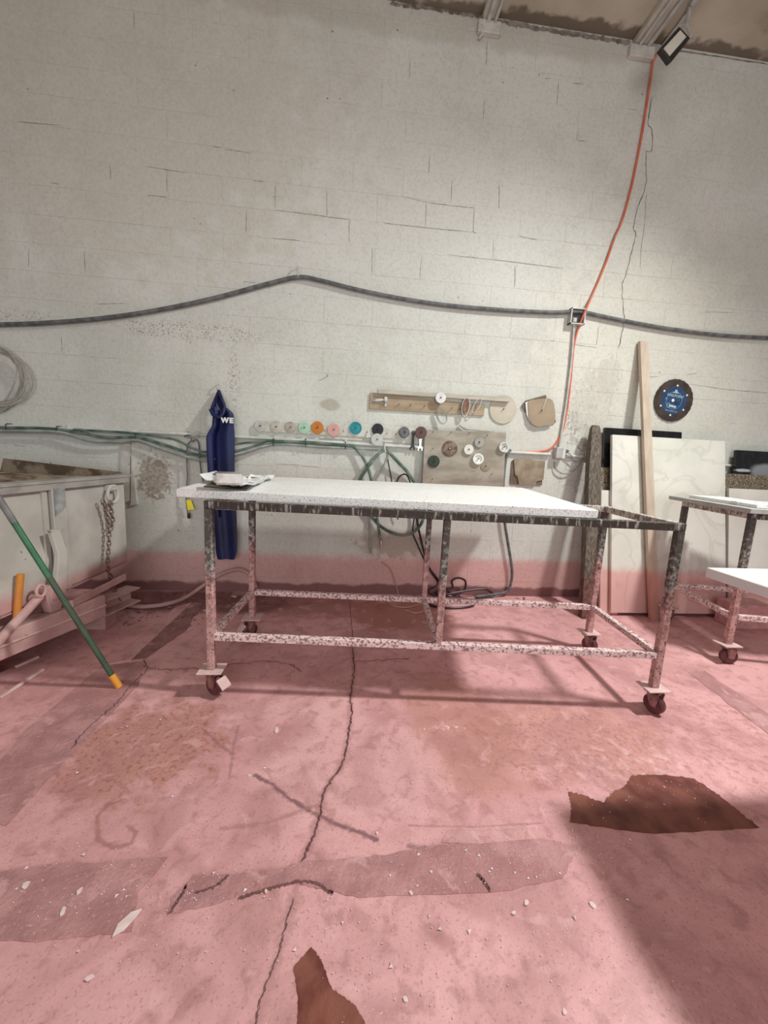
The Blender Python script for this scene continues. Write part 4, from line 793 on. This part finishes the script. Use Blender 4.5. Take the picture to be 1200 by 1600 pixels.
# toothed cardboard disc, card sheets
cdd = W(785.5, 640, .0); rd = 21.2*np.linalg.norm(W(786.5, 640)-W(785.5, 640))
pts = []
for k in range(140): a = 2*math.pi*k/140; r = rd*(1 if k % 2 else .972); pts.append(cdd+V(r*math.cos(a), -.012, r*math.sin(a)))
o = MB().prism(pts, V(0, .004, 0)).build('saw_blade', mat('dusty_blade', (.50, .45, .36), (.57, .52, .43), scale=7, rough=.7)); tag(o, 'dusty beige toothed saw blade hung at the right of the grey strip', 'saw blade')
MB().tube([cdd+V(.0, 0, 0), cdd+V(0, -.03, .004)], .005, 6).build('nail', M_dark, o)
def rcard(pix, off, th, m, label, name='card_sheet'):
    o = MB().prism([W(u, v, off+th) for u, v in pix], V(0, th, 0)).build(name, m); return tag(o, label, 'card', 'card sheets pinned on the wall')
rcard([(815, 634), (821, 626), (853, 617), (855, 625), (862, 640), (869, 659), (866, 662), (828, 655)], .010, .006, M_carddk, 'dark grey card sheet at the back of the rounded card stack')
rcard([(821, 629), (826, 627), (828, 660), (823, 648)], .022, .004, M_white, 'white card edge showing left of the rounded brown card')
RC = [(825.5, 628), (829, 625), (845, 623), (858, 622.5), (863, 625), (866, 632), (868, 650), (866, 661), (861, 664), (840, 666.5), (832, 663), (827, 655)]
o = rcard(RC, .030, .006, M_card, 'brown card sheet with rounded corners pinned beside the orange cable')
MB().tube([W(846.5, 643, .0), W(847, 641, .055)], .0045, 6).build('nail', M_dark, o); MB().tube([W(847, 641, .042), W(852, 628, .040), W(854, 622, .03)], .004, 5).build('string', M_whitebd, o)
rcard([(800, 720), (806, 717), (830, 718), (848, 722), (847, 758), (800, 757), (797, 755)], .004, .008, M_carddk, 'dark backing sheet behind the torn brown card')
rcard([(803, 717), (852, 720), (849, 750), (838, 752), (837, 758), (811, 757), (809, 745), (805, 742), (804, 730)], .013, .010, M_card2, 'torn brown card pinned on the wall below the outlet')
o = MB().tube([W(718, 664, .02), W(728, 670, .03), W(735, 671, .03), W(772, 675, .03)], [.010, .012, .006, .005], 8).build('metal_rod', M_greywood); tag(o, 'thin dusty rod resting on the top edge of the plywood board', 'rod')
nl = W(512, 588); o = MB().tube([nl, nl+V(0, -.04, .012)], .005, 6).build('wall_nail', M_galv); tag(o, 'single bent nail in the wall above the pink pad', 'nail')

# circular blade, blue centre
bc = W(1051, 626, .0); rb = 30.0*np.linalg.norm(W(1051, 627)-W(1051, 626))*1.10
bl = thing('diamond_blade', 'large circular stone cutting blade with blue printed centre on wall', 'saw blade', W(1051, 660))
pts = []
for k in range(120):
    a = 2*math.pi*k/120; r = rb*(.975 if k % 5 == 0 else 1.); pts.append(bc+V(r*math.cos(a), -.014, r*math.sin(a)))
MB().prism(pts, V(0, .005, 0)).build('blade_disc', M_bladerim, bl)
MB().lathe(bc+V(0, -.0142, 0), V(0, -1, 0), [(0, 0), (rb*.66, 0), (rb*.66, .0008), (0, .0008)], 48).build('blue_label', M_bladeblue, bl)
MB().lathe(bc+V(0, -.0152, 0), V(0, -1, 0), [(rb*.405, 0), (rb*.415, 0), (rb*.415, .0004), (rb*.405, .0004), (rb*.405, 0)], 40).build('printed_ring', M_bladetxt, bl)
for k in range(6):
    a = 2*math.pi*k/6+.42; MB().lathe(bc+V(rb*.70*math.cos(a), -.0142, rb*.70*math.sin(a)), V(0, -1, 0), [(0, 0), (.009, 0), (.009, .001), (0, .001)], 12).build('rim_hole', M_white, bl)
MB().lathe(bc+V(-.012, -.0152, 0), V(0, -1, 0), [(0, 0), (.014, 0), (.014, .003), (0, .003)], 14).build('arbor', M_white, bl); MB().tube([bc+V(.026, 0, -.002), bc+V(.026, -.04, .0)], .006, 8).build('nail', M_steel, bl)
ri = V(1, 0, -.12)
text('HAILPOINT', bc+V(.010, -.0156, .040), ri, V(.1, 0, 1), .033, M_bladetxt, bl, bold=.0003)
text('LA', bc+V(-.078, -.0156, .012), ri, V(.1, 0, 1), .020, M_bladetxt, bl); text('DRY & WET CUT', bc+V(-.012, -.0156, -.098), ri, V(.1, 0, 1), .016, M_bladetxt, bl)
kk = .66
MB().prism([bc+V(x*kk, -.0156, z*kk) for x, z in [(-.05, .105), (-.015, .112), (.0, .145), (.02, .150), (.035, .125), (.055, .095), (.02, .10)]], V(0, .0006, 0)).build('printed_emblem', M_bladetxt, bl)
MB().prism([bc+V(x*kk, -.0156, z*kk) for x, z in [(-.065, -.055), (.05, -.075), (.042, -.105), (-.065, -.088)]], V(0, .0006, 0)).build('printed_panel', M_bladetxt, bl)
MB().tube([bc+V((-.075+.024*math.cos(a))*kk, -.0156, (-.072+.030*math.sin(a))*kk) for a in np.linspace(.6, 5.7, 14)], .0022, 5).build('printed_hook', M_bladetxt, bl)

# ================================================================== flood lamp at ceiling
yl = 3.10
lm = thing('flood_lamp', 'square black framed flood lamp hanging from the ceiling conduit', 'lamp', YP(1055, 70, yl))
oq = [YP(u, v, yl) for u, v in [(1062, 41), (1079, 59), (1049, 97), (1033, 75)]]; iq = [YP(u, v, yl-.006) for u, v in [(1063, 47), (1072.5, 57.5), (1047, 87), (1037.5, 75)]]
MB().prism(oq, V(0, .05, .012)).build('housing', M_lampf, lm, bevel=.004); MB().prism(iq, V(0, .008, .001)).build('glass_pane', M_lampg, lm)
c_ = YP(1072, 44, yl+.06); MB().tube([c_, V(c_[0]+.02, c_[1]+.02, HC-.03), V(c_[0]+.02, c_[1]+.02, HC)], .014, 8).build('mount', M_galv, lm); MB().tube([YP(1062, 41, yl+.03), c_+V(0, 0, .02), YP(1079, 57, yl+.03)], .008, 6).build('yoke', M_galv, lm)
MB().tube([V(c_[0]+.02, c_[1], HC-.022), V(c_[0]-.02, YN+.02, HC-.022)], .018, 8).build('conduit', M_galv, cl)

# ================================================================== debris on the floor
chips = [((432, 1141), 9, 'oblong white tile chip on floor left of the long crack', (8, 10)), ((634, 1563), 7, 'triangular white chip at the bottom of the floor', None), ((882, 1582), 6, 'small pointed white chip right of the triangular chip', None), ((390, 1212), 5, 'tiny white chip at the head of the dark tyre mark', None), ((589, 1302), 5, 'square white chip right of the dark tyre mark end', None), ((40, 1385), 10, 'white flake on the rough patch at left edge', None), ((125, 1393), 7, 'small white flake inside the rough left patch', None), ((200, 1440), 20, 'long slanted white stone splinter on the rough left patch', None), ((98, 1425), 7, 'little white splinter above the long splinter', None), ((140, 1530), 8, 'white flake on floor below the rough left patch', None), ((416, 1394), 5, 'white chip lying in the curved patch crack', None), ((926, 1415), 8, 'curled white flake at the edge of the large shadow', None), ((822, 1412), 7, 'branched white flake right of the mid floor patch', None), ((803, 1428), 6, 'rounded white flake below the mid floor patch', None), ((642, 1397), 6, 'white flake near the dark gouge in the patch', None), ((205, 910), 7, 'pale chip on dirty floor behind the curb strip', None), ((320, 954), 7, 'pale flat chip on floor near the left rack caster', None), ((365, 932), 9, 'pale stick shaped chip by the wall behind the table', None)]
for n, ((u, v), s, lb, _) in enumerate(chips):
    c = F(u, v); k = np.linalg.norm(c-V(0, 0, EYE))/FPX*s*.95; r_ = np.random.default_rng(n+50); rot = r_.uniform(0, 6)
    el = 2.2 if 'long' in lb or 'oblong' in lb or 'stick' in lb else 1.4
    pts = [c+V((math.cos(a)*math.cos(rot)*el*.5-math.sin(a)*math.sin(rot)*.5)*k*r_.uniform(.6, 1.1)/1.4, (math.cos(a)*math.sin(rot)*el*.5+math.sin(a)*math.cos(rot)*.5)*k*r_.uniform(.6, 1.1)/1.4, .0045) for a in np.linspace(0, 6.283, 7)[:-1]]
    o = MB().prism(pts, V(0, 0, .004)).build('stone_chip', M_chip); o.location.z = 0.0022 if 'patch' in lb else .0004; tag(o, lb, 'stone chip', 'stone chips on the floor')
gr = MB(); r_ = np.random.default_rng(77)
spots = [(300, 1400, 260, 40, 90), (740, 1350, 150, 45, 170), (900, 1320, 120, 60, 60), (560, 1480, 500, 110, 160), (250, 1110, 220, 60, 90), (950, 1150, 230, 90, 130), (120, 1340, 110, 110, 60), (1040, 1230, 140, 40, 60), (1100, 1070, 90, 40, 40), (620, 1230, 300, 80, 60)]
for u0, v0, su, sv, n in spots:
    for k in range(n):
        c = F(u0+r_.normal()*su*.5, v0+r_.normal()*sv*.5, .0035); s = r_.uniform(.001, .0032) if r_.random() < .93 else r_.uniform(.004, .008); rot = r_.uniform(0, 6)
        gr.add([c+V(s*math.cos(rot), s*math.sin(rot), 0), c+V(s*math.cos(rot+1.9), s*math.sin(rot+1.9), 0), c+V(s*math.cos(rot+4), s*math.sin(rot+4), 0), c+V(0, 0, s*.5)], [(0, 1, 3), (1, 2, 3), (2, 0, 3), (2, 1, 0)])
tag(gr.build('stone_grit', M_chip, smooth=0), 'fine pale stone grit scattered over the concrete floor', 'grit', kind='stuff')
lt = MB()
for k in range(260):
    c = V(r_.uniform(-1.9, -1.05), r_.uniform(2.75, 3.44), .004) if k < 170 else V(r_.uniform(-1.1, 3.8), r_.uniform(3.30, 3.45), .004)
    s = r_.uniform(.004, .013); rot = r_.uniform(0, 6); e = V(math.cos(rot), math.sin(rot), 0); f_ = V(-e[1], e[0], 0)*r_.uniform(.15, .6)
    lt.hexa([c+s*(-e-f_), c+s*(e-f_), c+s*(e+f_), c+s*(-e+f_)]+[p+V(0, 0, s*.35) for p in (c+s*(-e-f_), c+s*(e-f_), c+s*(e+f_), c+s*(-e+f_))])
tag(lt.build('floor_litter', M_litter, smooth=0), 'dark crumbs and stone litter along the foot of the wall', 'litter', kind='stuff')
for (p, q), lb in (((lo((40, 1042), (76, 1026))), 'thin pale wood stick on floor under the hopper'), ((lo((16, 1090), (84, 1046))), 'long thin pale splinter on floor in front of the hopper')):
    a, b = F(*p, .009), F(*q, .009); o = MB().beam(a, b, .016, .014).build('wood_stick', M_plate, bevel=.002); tag(o, lb, 'stick')
